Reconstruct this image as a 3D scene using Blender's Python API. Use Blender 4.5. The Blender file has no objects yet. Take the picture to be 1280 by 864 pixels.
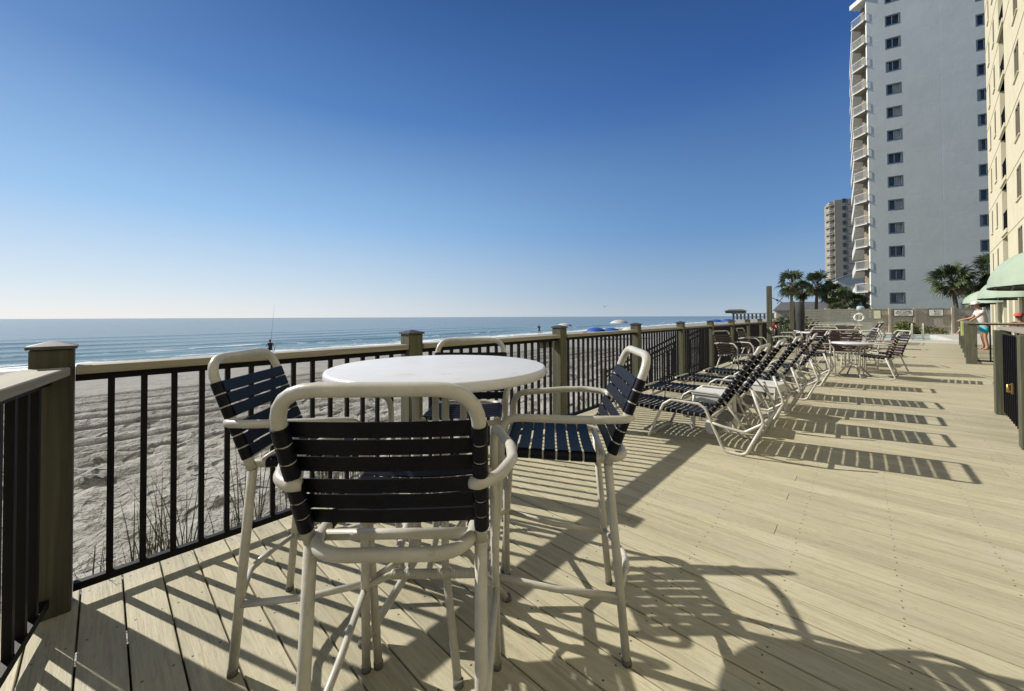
import bpy, math, random
from mathutils import Vector, Matrix, noise
random.seed(7)
R = math.radians
scene = bpy.context.scene
COL = scene.collection

# ------------------------------------------------------------------ helpers
def V(*a): return Vector(a)

class MB:
    """collects shapes and links them as ONE mesh object"""
    def __init__(self): self.v = []; self.f = []; self.s = []
    def add(self, vs, fs, smooth=False):
        b = len(self.v); self.v += [tuple(p) for p in vs]
        self.f += [tuple(b + i for i in f) for f in fs]; self.s += [smooth] * len(fs)
    def box(self, c, d, rz=0, M=None):
        x, y, z = d[0] / 2, d[1] / 2, d[2] / 2
        vs = [Vector(p) for p in [(-x,-y,-z),(x,-y,-z),(x,y,-z),(-x,y,-z),(-x,-y,z),(x,-y,z),(x,y,z),(-x,y,z)]]
        m = (M if M is not None else Matrix.Rotation(rz, 3, 'Z'))
        vs = [m @ p + Vector(c) for p in vs]
        self.add(vs, [(0,3,2,1),(4,5,6,7),(0,1,5,4),(1,2,6,5),(2,3,7,6),(3,0,4,7)])
    def bbox(self, c, d, b=.004, rz=0):
        """box with chamfered edges"""
        x, y, z = d[0] / 2, d[1] / 2, d[2] / 2
        rings = [(x-b, y-b, -z), (x, y, -z+b), (x, y, z-b), (x-b, y-b, z)]
        vs = []
        for (a, e, h) in rings:
            k = b if a == x else 0
            vs += [(-a, -e+k, h), (-a+k, -e, h), (a-k, -e, h), (a, -e+k, h), (a, e-k, h), (a-k, e, h), (-a+k, e, h), (-a, e-k, h)]
        m = Matrix.Rotation(rz, 3, 'Z'); vs = [m @ Vector(p) + Vector(c) for p in vs]
        fs = [tuple(range(7, -1, -1)), tuple(range(24, 32))]
        for r in range(3):
            for i in range(8):
                j = (i + 1) % 8; fs.append((r*8+i, r*8+j, r*8+8+j, r*8+8+i))
        self.add(vs, fs)
    def beam(self, a, b, w, h, up=(0,0,1)):
        a, b = Vector(a), Vector(b); t = (b - a).normalized(); u = Vector(up)
        s = t.cross(u)
        if s.length < 1e-4: s = t.cross(Vector((1,0,0)))
        s.normalize(); u = s.cross(t)
        o = [(-w/2,-h/2),(w/2,-h/2),(w/2,h/2),(-w/2,h/2)]
        vs = [a + s*p + u*q for p, q in o] + [b + s*p + u*q for p, q in o]
        self.add(vs, [(0,3,2,1),(4,5,6,7),(0,1,5,4),(1,2,6,5),(2,3,7,6),(3,0,4,7)])
    def tube(self, pts, r, n=10, fil=0.0, closed=False, taper=None, caps=True):
        pts = [Vector(p) for p in pts]
        if fil: pts = fillet(pts, fil, closed)
        N = len(pts); vs = []; prev = None
        for i, p in enumerate(pts):
            if closed: t = pts[(i+1) % N] - pts[i-1]
            else: t = pts[min(i+1, N-1)] - pts[max(i-1, 0)]
            t.normalize()
            if prev is None:
                s = t.cross(Vector((0,0,1)))
                if s.length < .05: s = t.cross(Vector((1,0,0)))
                s.normalize()
            else:
                s = prev - t * prev.dot(t)
                s.normalize()
            prev = s; u = s.cross(t)
            rr = r if taper is None else r + (taper - r) * i / (N-1)
            vs += [p + (s*math.cos(2*math.pi*k/n) + u*math.sin(2*math.pi*k/n)) * rr for k in range(n)]
        fs = []
        for i in range(N if closed else N-1):
            j = (i+1) % N
            for k in range(n): fs.append((i*n+k, i*n+(k+1)%n, j*n+(k+1)%n, j*n+k))
        self.add(vs, fs, True)
        if not closed and caps:
            b = len(self.v) - len(vs)
            self.f.append(tuple(b+k for k in range(n-1,-1,-1))); self.s.append(False)
            self.f.append(tuple(b+(N-1)*n+k for k in range(n))); self.s.append(False)
    def lathe(self, prof, c=(0,0,0), n=32, a0=0, a1=2*math.pi, sx=1, sy=1):
        full = abs(a1-a0-2*math.pi) < 1e-6; m = n if full else n+1; vs = []
        for r, z in prof:
            for k in range(m):
                a = a0 + (a1-a0)*k/n; vs.append((c[0]+r*math.cos(a)*sx, c[1]+r*math.sin(a)*sy, c[2]+z))
        fs = []
        for i in range(len(prof)-1):
            for k in range(n):
                l = (k+1) % m; fs.append((i*m+k, i*m+l, (i+1)*m+l, (i+1)*m+k))
        self.add(vs, fs, True)
    def ball(self, c, r, n=10, sz=1, sx=1, sy=1):
        prof = [(max(1e-4, math.sin(math.pi*i/n)) * r, -math.cos(math.pi*i/n) * r * sz) for i in range(n+1)]
        self.lathe(prof, c, n+4, sx=sx, sy=sy)
    def build(self, name, mat, parent=None, loc=None, autos=False):
        me = bpy.data.meshes.new(name); me.from_pydata(self.v, [], self.f)
        me.polygons.foreach_set('use_smooth', self.s); me.materials.append(mat); me.update()
        o = bpy.data.objects.new(name, me); COL.objects.link(o)
        if parent: o.parent = parent
        if loc: o.location = loc
        return o

def fillet(pts, r, closed=False, seg=6):
    out = []; N = len(pts)
    for i, p in enumerate(pts):
        if not closed and (i == 0 or i == N-1): out.append(p); continue
        a, b = pts[i-1], pts[(i+1) % N]
        u = (a-p); w = (b-p); lu, lw = u.length, w.length
        if lu < 1e-6 or lw < 1e-6: out.append(p); continue
        u /= lu; w /= lw
        ang = math.acos(max(-1, min(1, u.dot(w))))
        if ang > math.pi - .03: out.append(p); continue
        d = min(r / math.tan(ang/2), lu*.48, lw*.48)
        s, e = p + u*d, p + w*d
        for k in range(seg+1):
            t = k/seg; out.append(s*(1-t)**2 + p*2*t*(1-t) + e*t*t)
    return out

def tag(o, label=None, cat=None, group=None, kind=None):
    if label: o['label'] = label
    if cat: o['category'] = cat
    if group: o['group'] = group
    if kind: o['kind'] = kind
    return o
def thing(name, label, cat, loc=(0,0,0), rz=0, group=None):
    o = bpy.data.objects.new(name, None); COL.objects.link(o); o.empty_display_size = .2
    o.location = loc; o.rotation_euler = (0, 0, rz)
    return tag(o, label, cat, group)
KIDS = {}
def dup(root, loc, rz, label=None, group=None, scale=None):
    def cp(o, par):
        c = o.copy(); COL.objects.link(c)
        if par: c.parent = par
        for ch in list(o.children): cp(ch, c)
        return c
    r = cp(root, None); r.location = loc; r.rotation_euler = (0, 0, rz)
    if label: r['label'] = label
    if group: r['group'] = group
    if scale: r.scale = scale
    return r
def face(fx, fy): return math.atan2(fy, fx) - math.pi/2      # local +Y looks along (fx,fy)

# ------------------------------------------------------------------ materials
def newmat(name):
    m = bpy.data.materials.new(name); m.use_nodes = True
    nt = m.node_tree; return m, nt, nt.nodes['Principled BSDF']
def N(nt, t, **kw):
    n = nt.nodes.new(t)
    for k, v in kw.items(): setattr(n, k, v)
    return n
def ramp(nt, fac, stops):
    r = nt.nodes.new('ShaderNodeValToRGB'); e = r.color_ramp.elements
    while len(e) > 1: e.remove(e[-1])
    e[0].position, e[0].color = stops[0][0], (*stops[0][1], 1)
    for p, c in stops[1:]:
        q = e.new(p); q.color = (*c, 1)
    nt.links.new(fac, r.inputs[0]); return r.outputs[0]
def mth(nt, op, a, b=None, c=None):
    n = nt.nodes.new('ShaderNodeMath'); n.operation = op
    for i, x in enumerate((a, b, c)):
        if x is None: continue
        if isinstance(x, (int, float)): n.inputs[i].default_value = x
        else: nt.links.new(x, n.inputs[i])
    return n.outputs[0]
def mix(nt, fac, a, b, typ='MIX'):
    n = nt.nodes.new('ShaderNodeMix'); n.data_type = 'RGBA'; n.blend_type = typ
    for i, x in ((0, fac), (6, a), (7, b)):
        if isinstance(x, (int, float)): n.inputs[i].default_value = x
        elif isinstance(x, tuple): n.inputs[i].default_value = (*x, 1)
        else: nt.links.new(x, n.inputs[i])
    return n.outputs[2]
def coord(nt, scale=(1,1,1), kind='Object', loc=(0,0,0)):
    tc = N(nt, 'ShaderNodeTexCoord'); mp = N(nt, 'ShaderNodeMapping')
    mp.inputs['Scale'].default_value = scale; mp.inputs['Location'].default_value = loc
    nt.links.new(tc.outputs[kind], mp.inputs[0]); return mp.outputs[0]
def nz(nt, vec, scale, detail=4, rough=.55, dist=0):
    n = N(nt, 'ShaderNodeTexNoise'); n.inputs['Scale'].default_value = scale; n.inputs['Detail'].default_value = detail
    n.inputs['Roughness'].default_value = rough; n.inputs['Distortion'].default_value = dist
    nt.links.new(vec, n.inputs['Vector']); return n.outputs[0]
def bump(nt, p, h, strength=.3, dist=.01):
    b = N(nt, 'ShaderNodeBump'); b.inputs['Strength'].default_value = strength; b.inputs['Distance'].default_value = dist
    nt.links.new(h, b.inputs['Height']); nt.links.new(b.outputs[0], p.inputs['Normal']); return b
def simple(name, c, rough=.5, var=.15, vs=8, metal=0, bs=0, bsc=60, spec=None, dirt=None, kind='Object'):
    m, nt, p = newmat(name); v = coord(nt, kind=kind)
    n = nz(nt, v, vs, 5)
    lo = tuple(x*(1-var) for x in c); hi = tuple(min(1, x*(1+var)) for x in c)
    col = ramp(nt, n, [(.3, lo), (.7, hi)])
    if dirt:
        d = nz(nt, v, dirt[1], 6, .65)
        f = ramp(nt, d, [(dirt[2], (0,0,0)), (dirt[2]+.12, (1,1,1))])
        col = mix(nt, f, col, dirt[0])
    nt.links.new(col, p.inputs['Base Color']); p.inputs['Roughness'].default_value = rough
    p.inputs['Metallic'].default_value = metal
    if spec is not None: p.inputs['Specular IOR Level'].default_value = spec
    if bs: bump(nt, p, nz(nt, v, bsc, 4), bs, .005)
    return m

M = {}
M['frame'] = simple('cream_powder_coat', (.44,.425,.38), .34, .14, 14, bs=.14, bsc=70, dirt=((.34,.31,.25), 30, .60))
M['strap'] = simple('navy_vinyl', (.0035,.004,.010), .44, .4, 16, bs=.2, bsc=260, spec=.16)
M['strap2'] = simple('maroon_vinyl', (.030,.014,.016), .5, .25, 10, bs=.1, bsc=200, spec=.3)
M['tabletop'] = simple('white_laminate', (.56,.57,.60), .38, .05, 5, bs=.06, bsc=150, dirt=((.47,.46,.44), 13, .60))
M['cord'] = simple('ribbed_vinyl', (.45,.43,.37), .5, .1, 20)
M['black'] = simple('black_metal', (.004,.004,.006), .5, .3, 12, bs=.08, bsc=150, spec=.18)
M['rubber'] = simple('rubber', (.10,.095,.085), .7)
M['white'] = simple('white_plastic', (.60,.60,.58), .35, .05)
M['dark'] = simple('dark_void', (.02,.02,.022), .6)
M['screen'] = simple('dark_mesh', (.025,.026,.03), .8)

# weathered treated timber
def wood(name, c1, c2, vertical=True, knots=True, rough=.75):
    m, nt, p = newmat(name)
    sc = (30, 30, 1.6) if vertical == 'z' else ((1.6, 30, 30) if vertical == 'x' else (30, 1.6, 30))
    v = coord(nt, sc); g = nz(nt, v, 1.0, 6, .6, .6)
    v2 = coord(nt); b = nz(nt, v2, 2.5, 4)
    col = ramp(nt, g, [(.30, c1), (.70, c2)])
    col = mix(nt, mth(nt, 'MULTIPLY', b, .45), col, tuple(x*.45 for x in c1))
    if knots:
        vo = N(nt, 'ShaderNodeTexVoronoi'); vo.inputs['Scale'].default_value = 3.2
        nt.links.new(coord(nt, (1,1,.7) if vertical == 'z' else (.7,.7,1)), vo.inputs['Vector'])
        k = ramp(nt, vo.outputs['Distance'], [(.05, (1,1,1)), (.11, (0,0,0))])
        col = mix(nt, k, col, tuple(x*.28 for x in c1))
    nt.links.new(col, p.inputs['Base Color']); p.inputs['Roughness'].default_value = rough
    bump(nt, p, g, .35, .004); return m
M['post'] = wood('treated_post', (.045,.048,.028), (.130,.127,.076), 'z')
M['post_shaded'] = wood('treated_post_shaded', (.026,.028,.018), (.075,.074,.048), 'z')  # darker copy of the post wood, corner post shade put into the colour
M['cap'] = wood('weathered_cap', (.22,.207,.16), (.39,.365,.30), 'x')
M['capx'] = wood('weathered_cap_x', (.22,.207,.16), (.39,.365,.30), 'x')
M['pyramid'] = simple('post_cap_metal', (.05,.05,.055), .5, .3, 20)
M['fencewood'] = wood('grey_fence_wood', (.37,.325,.26), (.53,.475,.39), 'z', False)
M['beam'] = wood('dark_timber', (.10,.09,.06), (.2,.18,.13), 'y')

# deck boards
def deck_mat():
    m, nt, p = newmat('deck_boards')
    at = N(nt, 'ShaderNodeAttribute', attribute_name='tone')
    tc = N(nt, 'ShaderNodeTexCoord')
    off = N(nt, 'ShaderNodeCombineXYZ'); nt.links.new(mth(nt, 'MULTIPLY', at.outputs['Fac'], 37.), off.inputs[0])
    nt.links.new(mth(nt, 'MULTIPLY', at.outputs['Fac'], 11.), off.inputs[2])
    add = N(nt, 'ShaderNodeVectorMath'); add.operation = 'ADD'
    nt.links.new(tc.outputs['Object'], add.inputs[0]); nt.links.new(off.outputs[0], add.inputs[1])
    def mp(s):
        q = N(nt, 'ShaderNodeMapping'); q.inputs['Scale'].default_value = s; nt.links.new(add.outputs[0], q.inputs[0]); return q.outputs[0]
    grain = nz(nt, mp((3.2, 75, 30)), 1.0, 7, .62, 1.2)
    streak = nz(nt, mp((.8, 16, 8)), 1.0, 5, .6, .6)
    blot = nz(nt, mp((2.2, 3.5, 2)), 1.0, 5, .6)
    crack = nz(nt, mp((22, 60, 40)), 1.0, 4, .7, .4)
    big = nz(nt, coord(nt), .55, 4, .6)
    col = ramp(nt, grain, [(.22, (.255,.228,.150)), (.46, (.425,.388,.268)), (.78, (.53,.492,.352))])
    col = mix(nt, mth(nt, 'MULTIPLY', ramp(nt, streak, [(.48, (0,0,0)), (.70, (1,1,1))]), .38), col, (.235,.21,.145))
    col = mix(nt, mth(nt, 'MULTIPLY', ramp(nt, blot, [(.52, (0,0,0)), (.72, (1,1,1))]), .40), col, (.50,.48,.40))
    col = mix(nt, mth(nt, 'MULTIPLY', ramp(nt, crack, [(.56, (0,0,0)), (.66, (1,1,1))]), .38), col, (.25,.22,.15))
    col = mix(nt, mth(nt, 'MULTIPLY', ramp(nt, big, [(.45, (0,0,0)), (.75, (1,1,1))]), .30), col, (.30,.28,.205))
    # per board tone
    tone = mth(nt, 'ADD', mth(nt, 'MULTIPLY', at.outputs['Fac'], .17), .86)
    tn = N(nt, 'ShaderNodeCombineColor')
    for i in range(3): nt.links.new(tone, tn.inputs[i])
    col = mix(nt, 1.0, col, tn.outputs[0], 'MULTIPLY')
    # screw heads: two per board over each joist
    sep = N(nt, 'ShaderNodeSeparateXYZ'); nt.links.new(tc.outputs['Object'], sep.inputs[0])
    wob = mth(nt, 'MULTIPLY', mth(nt, 'SUBTRACT', nz(nt, coord(nt, (.2, 9, 1)), 1.0, 1), .5), .05)
    fx = mth(nt, 'MULTIPLY', mth(nt, 'SUBTRACT', mth(nt, 'FRACT', mth(nt, 'ADD', mth(nt, 'DIVIDE', mth(nt, 'ADD', sep.outputs[0], wob), .4064), 20.2)), .5), .4064)
    fy = mth(nt, 'ABSOLUTE', mth(nt, 'MULTIPLY', mth(nt, 'SUBTRACT', mth(nt, 'FRACT', mth(nt, 'ADD', mth(nt, 'DIVIDE', mth(nt, 'SUBTRACT', sep.outputs[1], .078), .1395), 100.)), .5), .1395))
    fy = mth(nt, 'SUBTRACT', fy, .042)
    d = mth(nt, 'SQRT', mth(nt, 'ADD', mth(nt, 'MULTIPLY', fx, fx), mth(nt, 'MULTIPLY', fy, fy)))
    scr = mth(nt, 'LESS_THAN', d, .0042)
    col = mix(nt, scr, col, (.05,.042,.03))
    nt.links.new(col, p.inputs['Base Color'])
    p.inputs['Roughness'].default_value = .62; p.inputs['Specular IOR Level'].default_value = .35
    h = mth(nt, 'SUBTRACT', mth(nt, 'ADD', grain, mth(nt, 'MULTIPLY', crack, .6)), mth(nt, 'MULTIPLY', scr, 2.))
    bump(nt, p, h, .45, .004); return m
M['deck'] = deck_mat()

# ------------------------------------------------------------------ deck
def build_deck():
    Y0, PITCH, GAP, T = .078, .1395, .0065, .030
    X0, X1 = -2.80, 6.9
    verts = []; faces = []; tones = []
    c = .0025
    k0, k1 = int(-3.6/PITCH), int((26.1-Y0)/PITCH)
    for k in range(k0, k1):
        ya, yb = Y0 + k*PITCH + GAP/2, Y0 + (k+1)*PITCH - GAP/2
        x = X0 + random.uniform(-.006, .006); jog = random.choice([1.2,2.4,3.66,4.3]) if k > 18 else 5.5
        xs = [x]
        x += jog
        while x < X1 - 1.0: xs.append(x); x += random.choice([3.66, 4.27, 4.88])
        xs.append(X1)
        for i in range(len(xs)-1):
            a, b = xs[i] + (.0015 if i else 0), xs[i+1] - .0015
            z = random.uniform(-.0012, .0004); t = random.random()
            prof = [(ya, -T), (ya, -c+z), (ya+c, z), (yb-c, z), (yb, -c+z), (yb, -T)]
            n0 = len(verts)
            verts += [(a, y, zz) for y, zz in prof] + [(b, y, zz) for y, zz in prof]
            for j in range(6):
                l = (j+1) % 6; faces.append((n0+j, n0+6+j, n0+6+l, n0+l))
            faces.append(tuple(n0+j for j in range(6))); faces.append(tuple(n0+11-j for j in range(6)))
            tones += [t]*12
    me = bpy.data.meshes.new('deck'); me.from_pydata(verts, [], faces); me.materials.append(M['deck'])
    at = me.attributes.new('tone', 'FLOAT', 'POINT'); at.data.foreach_set('value', tones); me.update()
    o = bpy.data.objects.new('deck', me); COL.objects.link(o); o['kind'] = 'structure'
    b = MB()
    b.beam((-2.775, -3.6, -.16), (-2.775, 26.1, -.16), .04, .25)
    for x in [-1.6 + .4064*2*i for i in range(11)]: b.beam((x, -3.6, -.135), (x, 26.1, -.135), .04, .2)
    b.box((2.0, 11.2, -.30), (9.3, 29.6, .02))  # added dark sheet below the joists, blocks sunlight falling through the board gaps
    for y in range(-3, 27, 3):
        for x in (-2.6, 0.2, 3.0): b.box((x, y+.4, -.8), (.14,.14,1.1))
    f = b.build('deck_framing_and_light_blocker', M['beam']); f['kind'] = 'structure'
build_deck()

# ------------------------------------------------------------------ railings
CAPZ = 1.085
def rail_post(p, parent, rz=0, h=1.165, w=.128, mat='post'):
    b = MB(); b.bbox((0,0,h/2-.06), (w,w,h+.12), .006)
    o = b.build('post', M[mat], parent, (p[0], p[1], 0)); o.rotation_euler[2] = rz
    c = MB(); k = w/2 + .009
    vs = [(-k,-k,h),(k,-k,h),(k,k,h),(-k,k,h),(-k,-k,h+.014),(k,-k,h+.014),(k,k,h+.014),(-k,k,h+.014),(0,0,h+.036)]
    c.add(vs, [(0,3,2,1),(0,1,5,4),(1,2,6,5),(2,3,7,6),(3,0,4,7),(4,5,8),(5,6,8),(6,7,8),(7,4,8)])
    q = c.build('post_cap', M['pyramid'], o)
    return o
def rail_panel(a, b, name, label, cat='railing', group='railing panels along the deck edge', capmat='cap', cx=0, first=None):
    """one black metal panel with its timber cap between two post faces"""
    a, b = Vector((a[0], a[1], 0)), Vector((b[0], b[1], 0)); L = (b-a).length; t = (b-a)/L
    root = thing(name, label, cat, a, math.atan2(t.y, t.x), group)
    m = MB(); m.bbox((L/2, 0, CAPZ-.019), (L-.004, .139, .038), .004)
    m.build('cap_rail', M[capmat], root)
    m = MB(); m.box((L/2, 0, CAPZ-.038-.018), (L, .032, .034)); m.build('top_bar', M['black'], root)
    m = MB(); m.box((L/2, 0, .075), (L, .032, .034)); m.build('bottom_bar', M['black'], root)
    n = int(round(L/.1125)) ; s = L/n
    for i in range(n - 1 if n > 1 else 1):
        q = MB(); q.box((s*(i+1), 0, (.092 + CAPZ-.073)/2), (.024,.024,CAPZ-.073-.092)); q.build('baluster', M['black'], root)
    return root
RX = -2.66
ys = [-.150, 1.69, 3.72, 5.82, 7.88, 9.92, 11.95, 13.98, 16.01, 18.04, 20.1]
ends = ['at the near left corner', 'behind the white table', 'behind the right bar stool', 'in the middle distance', 'by the chaise feet']
pn = ['weathered square railing post at the near left corner where two railings meet',
      'square railing post with pyramid cap right behind the white round table',
      'square railing post with a small wooden block on its side, right of the table',
      'square railing post behind the raised back of the right bar stool',
      'square railing post at the foot of the nearest chaise lounges', None, None, None, None, None, None]
for i, y in enumerate(ys):
    lab = pn[i] or ['sixth square railing post counted from the near left corner', 'seventh square railing post counted from the near left corner',
        'eighth square railing post counted from the near left corner', 'ninth square railing post from the near left corner, beside the tall pole',
        'tenth square railing post, shortly before the far end of the ocean railing', 'last square post at the far end of the ocean railing'][i-5]
    r = thing('railing_post', lab, 'post', (RX, y, 0), 0, 'square timber posts of the ocean railing')
    rail_post((0,0), r, mat='post_shaded' if i == 0 else 'post')
pl = ['first black railing panel right of the near left corner post, dune grass behind it',
      'black metal railing panel right behind the white table and the rear bar stool',
      'black metal railing panel just right of the table, showing beach behind its bars',
      'black metal railing panel behind the top of the right bar stool',
      'black metal railing panel in front of the sloping beach stair handrails',
      'sixth black railing panel from the corner, beyond the beach stairs',
      'seventh black railing panel from the corner, seen almost edge-on',
      'eighth black railing panel from the corner, near the tall pole',
      'ninth black railing panel from the corner, past the tall pole',
      'last black railing panel at the far end of the ocean side']
for i in range(10):
    rail_panel((RX, ys[i]+.067), (RX, ys[i+1]-.067), 'metal_railing', pl[i])
# the return railing at the near left corner
rd = Vector((.985, -.17)).normalized()
a = Vector((RX, -.150)) + rd*.078
rail_panel(a, a + rd*2.6, 'metal_railing', 'black metal railing at the left picture edge, running toward the viewer from the corner post', capmat='capx')
e2 = a + rd*2.67
r = thing('railing_post', 'square railing post ending the return railing beside the viewer', 'post', (e2.x, e2.y, 0), math.atan2(rd.y, rd.x), 'square timber posts of the ocean railing'); rail_post((0,0), r)
# small block nailed beside the third post
b = MB(); b.bbox((-.075+RX+.02, ys[2]-.20, .985), (.035,.24,.10), .004)
tag(b.build('wooden_block', M['cap']), 'small pale wooden block fixed under the cap rail beside the post right of the table', 'wood block')

# ------------------------------------------------------------------ bar stool
TR = .0153
def ribbon_pair(pa, pb, w, tdir, ndir, r=TR, th=.0028, sag=0):
    """strap: sleeve round both tubes (axis tdir) + sheet on the ndir side"""
    m = MB(); tdir = Vector(tdir).normalized(); pa, pb = Vector(pa), Vector(pb)
    nd = Vector(ndir); nd = (nd - tdir*nd.dot(tdir)).normalized()
    span = (pb-pa).normalized()
    rr = r + th
    for p in (pa, pb):
        m.tube([p - tdir*w*.5, p - tdir*(w*.5-.002), p + tdir*(w*.5-.002), p + tdir*w*.5], rr, 12)
    K = 9; vs = []
    for i in range(K):
        t = i/(K-1); q = pa.lerp(pb, t) + nd*(rr + .0004 - sag*4*t*(1-t))
        crown = .0
        for (a, c) in ((-.5, 0), (-.42, .0022), (.42, .0022), (.5, 0)):
            vs.append(q + tdir*w*a + nd*c)
        for (a, c) in ((.5, -.0016), (-.5, -.0016)): vs.append(q + tdir*w*a + nd*c)
    fs = []
    for i in range(K-1):
        for j in range(6):
            l = (j+1) % 6; fs.append((i*6+j, i*6+l, (i+1)*6+l, (i+1)*6+j))
    m.add(vs, fs, False); return m
def make_stool():
    t = thing('bar_stool', 'x', 'bar stool')
    F = M['frame']
    seat_z = .742
    hb = .212
    BL, BR = [(-hb, -.200, .742), (-hb-.003, -.222, .80), (-hb-.006, -.357, 1.148)], None
    m = MB()
    L = [Vector(p) for p in BL]; Rr = [Vector((-p.x, p.y, p.z)) for p in L]
    m.tube(L + Rr[::-1], TR*1.06, 12, fil=.095); m.build('back_frame', F, t)
    # rear legs
    for s in (-1, 1):
        m = MB(); m.tube([(s*.216,-.262,.012),(s*hb,-.200,.7415)], TR*1.04, 12); lg = m.build('leg', F, t)
        c = MB(); c.tube([(s*.2163,-.2632,0),(s*.216,-.2615,.022)], TR*1.15, 12); c.build('foot_cap', M['rubber'], lg)
    # front legs with arm rests
    for s in (-1, 1):
        m = MB(); m.tube([(s*.240,.258,.012),(s*.232,.208,.74)], TR, 12); lg = m.build('leg', F, t)
        c = MB(); c.tube([(s*.2402,.2592,0),(s*.240,.2575,.022)], TR*1.12, 12); c.build('foot_cap', M['rubber'], lg)
        m = MB()
        m.tube([(s*.232,.208,.741),(s*.234,.200,.914),(s*.290,-.06,.926),(s*.293,-.165,.928),(s*.258,-.258,.922),(s*.212,-.287,.918),(s*.196,-.277,.917)], TR*.96, 12, fil=.075)
        m.build('armrest', F, t)
    # seat frame: sides + closed bow behind the back
    m = MB(); m.tube([(-.192,.208,.768),(-.192,-.275,.752),(.192,-.275,.752),(.192,.208,.768)], TR*1.02, 12, fil=.10)
    m.tube([(-.226,.205,.752),(.226,.205,.752)], TR*.95, 12)
    m.tube([(-.21,-.19,.752),(.21,-.19,.752)], TR*.85, 10)
    m.build('seat_frame', F, t)
    # stretchers
    for s in (-1, 1):
        m = MB(); m.tube([(s*.238,.236,.312),(s*.226,0,.268),(s*.2145,-.238,.250)], TR*.78, 10, fil=.15); m.build('stretcher', F, t)
    m = MB(); m.tube([(-.213,-.240,.262),(-.04,-.300,.262),(.04,-.300,.262),(.213,-.240,.262)], TR*.74, 10, fil=.08)
    m.tube([(-.085,-.287,.262),(.0,-.300,.262)], TR*.9, 10); m.build('rear_stretcher', F, t)
    m = MB(); m.tube([(-.236,.233,.322),(-.16,.300,.322),(.16,.300,.322),(.236,.233,.322)], TR*.8, 10, fil=.06)
    n = 34
    for i in range(n):
        x = -.155 + .31*i/(n-1); m.tube([(x-.0042,.300,.322),(x-.002,.300,.322),(x+.002,.300,.322),(x+.0042,.300,.322)], TR*(1.14 if i % 1 == 0 else 1.1), 10)
    m.build('footrest', M['cord'], t)
    # straps on the back
    a, b_ = Vector((-hb-.003, -.222, .80)), Vector((-hb-.006, -.335, 1.09))
    tdir = (b_-a).normalized(); w = .0425; a = a - tdir*.018; nd = Vector((0, 1, .39))
    s0 = [w/2, w*1.5+.0055, w*2.5+.011, w*3.5+.034, w*4.5+.0395, w*5.5+.045]
    for q in s0:
        P = a + tdir*q; Q = Vector((-P.x, P.y, P.z))
        ribbon_pair(P, Q, w, tdir, nd, TR*1.04, .003, .006).build('back_strap', M['strap'], t)
    # straps on the seat
    a, b_ = Vector((-.192, -.135, .7566)), Vector((-.192, .176, .7669)); tdir = (b_-a).normalized(); Ls = (b_-a).length
    for i in range(7):
        P = a + tdir*(Ls*i/6); Q = Vector((-P.x, P.y, P.z))
        ribbon_pair(P, Q, .0445, tdir, (0,0,1), TR*1.02, .003, .012).build('seat_strap', M['strap'], t)
    return t
G = 'strap bar stools around the white table'
st = make_stool(); st.location = (-1.000,.647,0); st.rotation_euler[2] = face(-.69,.72)
tag(st, 'nearest bar stool, its dark strap back turned to the viewer in front of the table', 'bar stool', G)
dup(st, (-1.685,.670,0), face(.66,.75), 'left bar stool standing between the railing and the round table', G)
dup(st, (-.997,1.352,0), face(-.80,-.60), 'right bar stool with strap seat fully visible, facing left to the table', G)
dup(st, (-1.665,1.405,0), face(.68,-.73), 'far bar stool behind the round table, close to the railing', G)

# ------------------------------------------------------------------ round bar table
def make_bar_table():
    t = thing('bar_table', 'tall round white table standing between four strap bar stools', 'table', (-1.337,.990,0), R(20))
    m = MB(); r = .455
    m.lathe([(.0001,1.054),(r-.012,1.054),(r-.003,1.057),(r,1.063),(r,1.082),(r-.004,1.089),(r-.012,1.092),(.0001,1.092)], n=72)
    tp = m.build('tabletop', M['tabletop'], t)
    for k in range(4):
        a = R(45+90*k); c, s = math.cos(a), math.sin(a)
        m = MB(); m.tube([(c*.22,s*.22,1.047),(c*.105,s*.105,1.0),(c*.095,s*.095,.30),(c*.30,s*.30,.012)], .0155, 10, fil=.10)
        lg = m.build('leg', M['frame'], t)
        q = MB(); q.tube([(c*.31,s*.31,0),(c*.306,s*.306,.02)], .019, 10); q.build('foot_cap', M['rubber'], lg)
    m = MB(); m.tube([(.09*math.cos(2*math.pi*k/20), .09*math.sin(2*math.pi*k/20), .42) for k in range(20)], .009, 8, closed=True); m.build('ring_brace', M['frame'], t)
    m = MB(); m.box((0,0,1.035), (.5,.03,.02), R(45)); m.box((0,0,1.035), (.5,.03,.0198), R(135)); m.build('top_brace', M['frame'], t)
    return t
make_bar_table()

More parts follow.
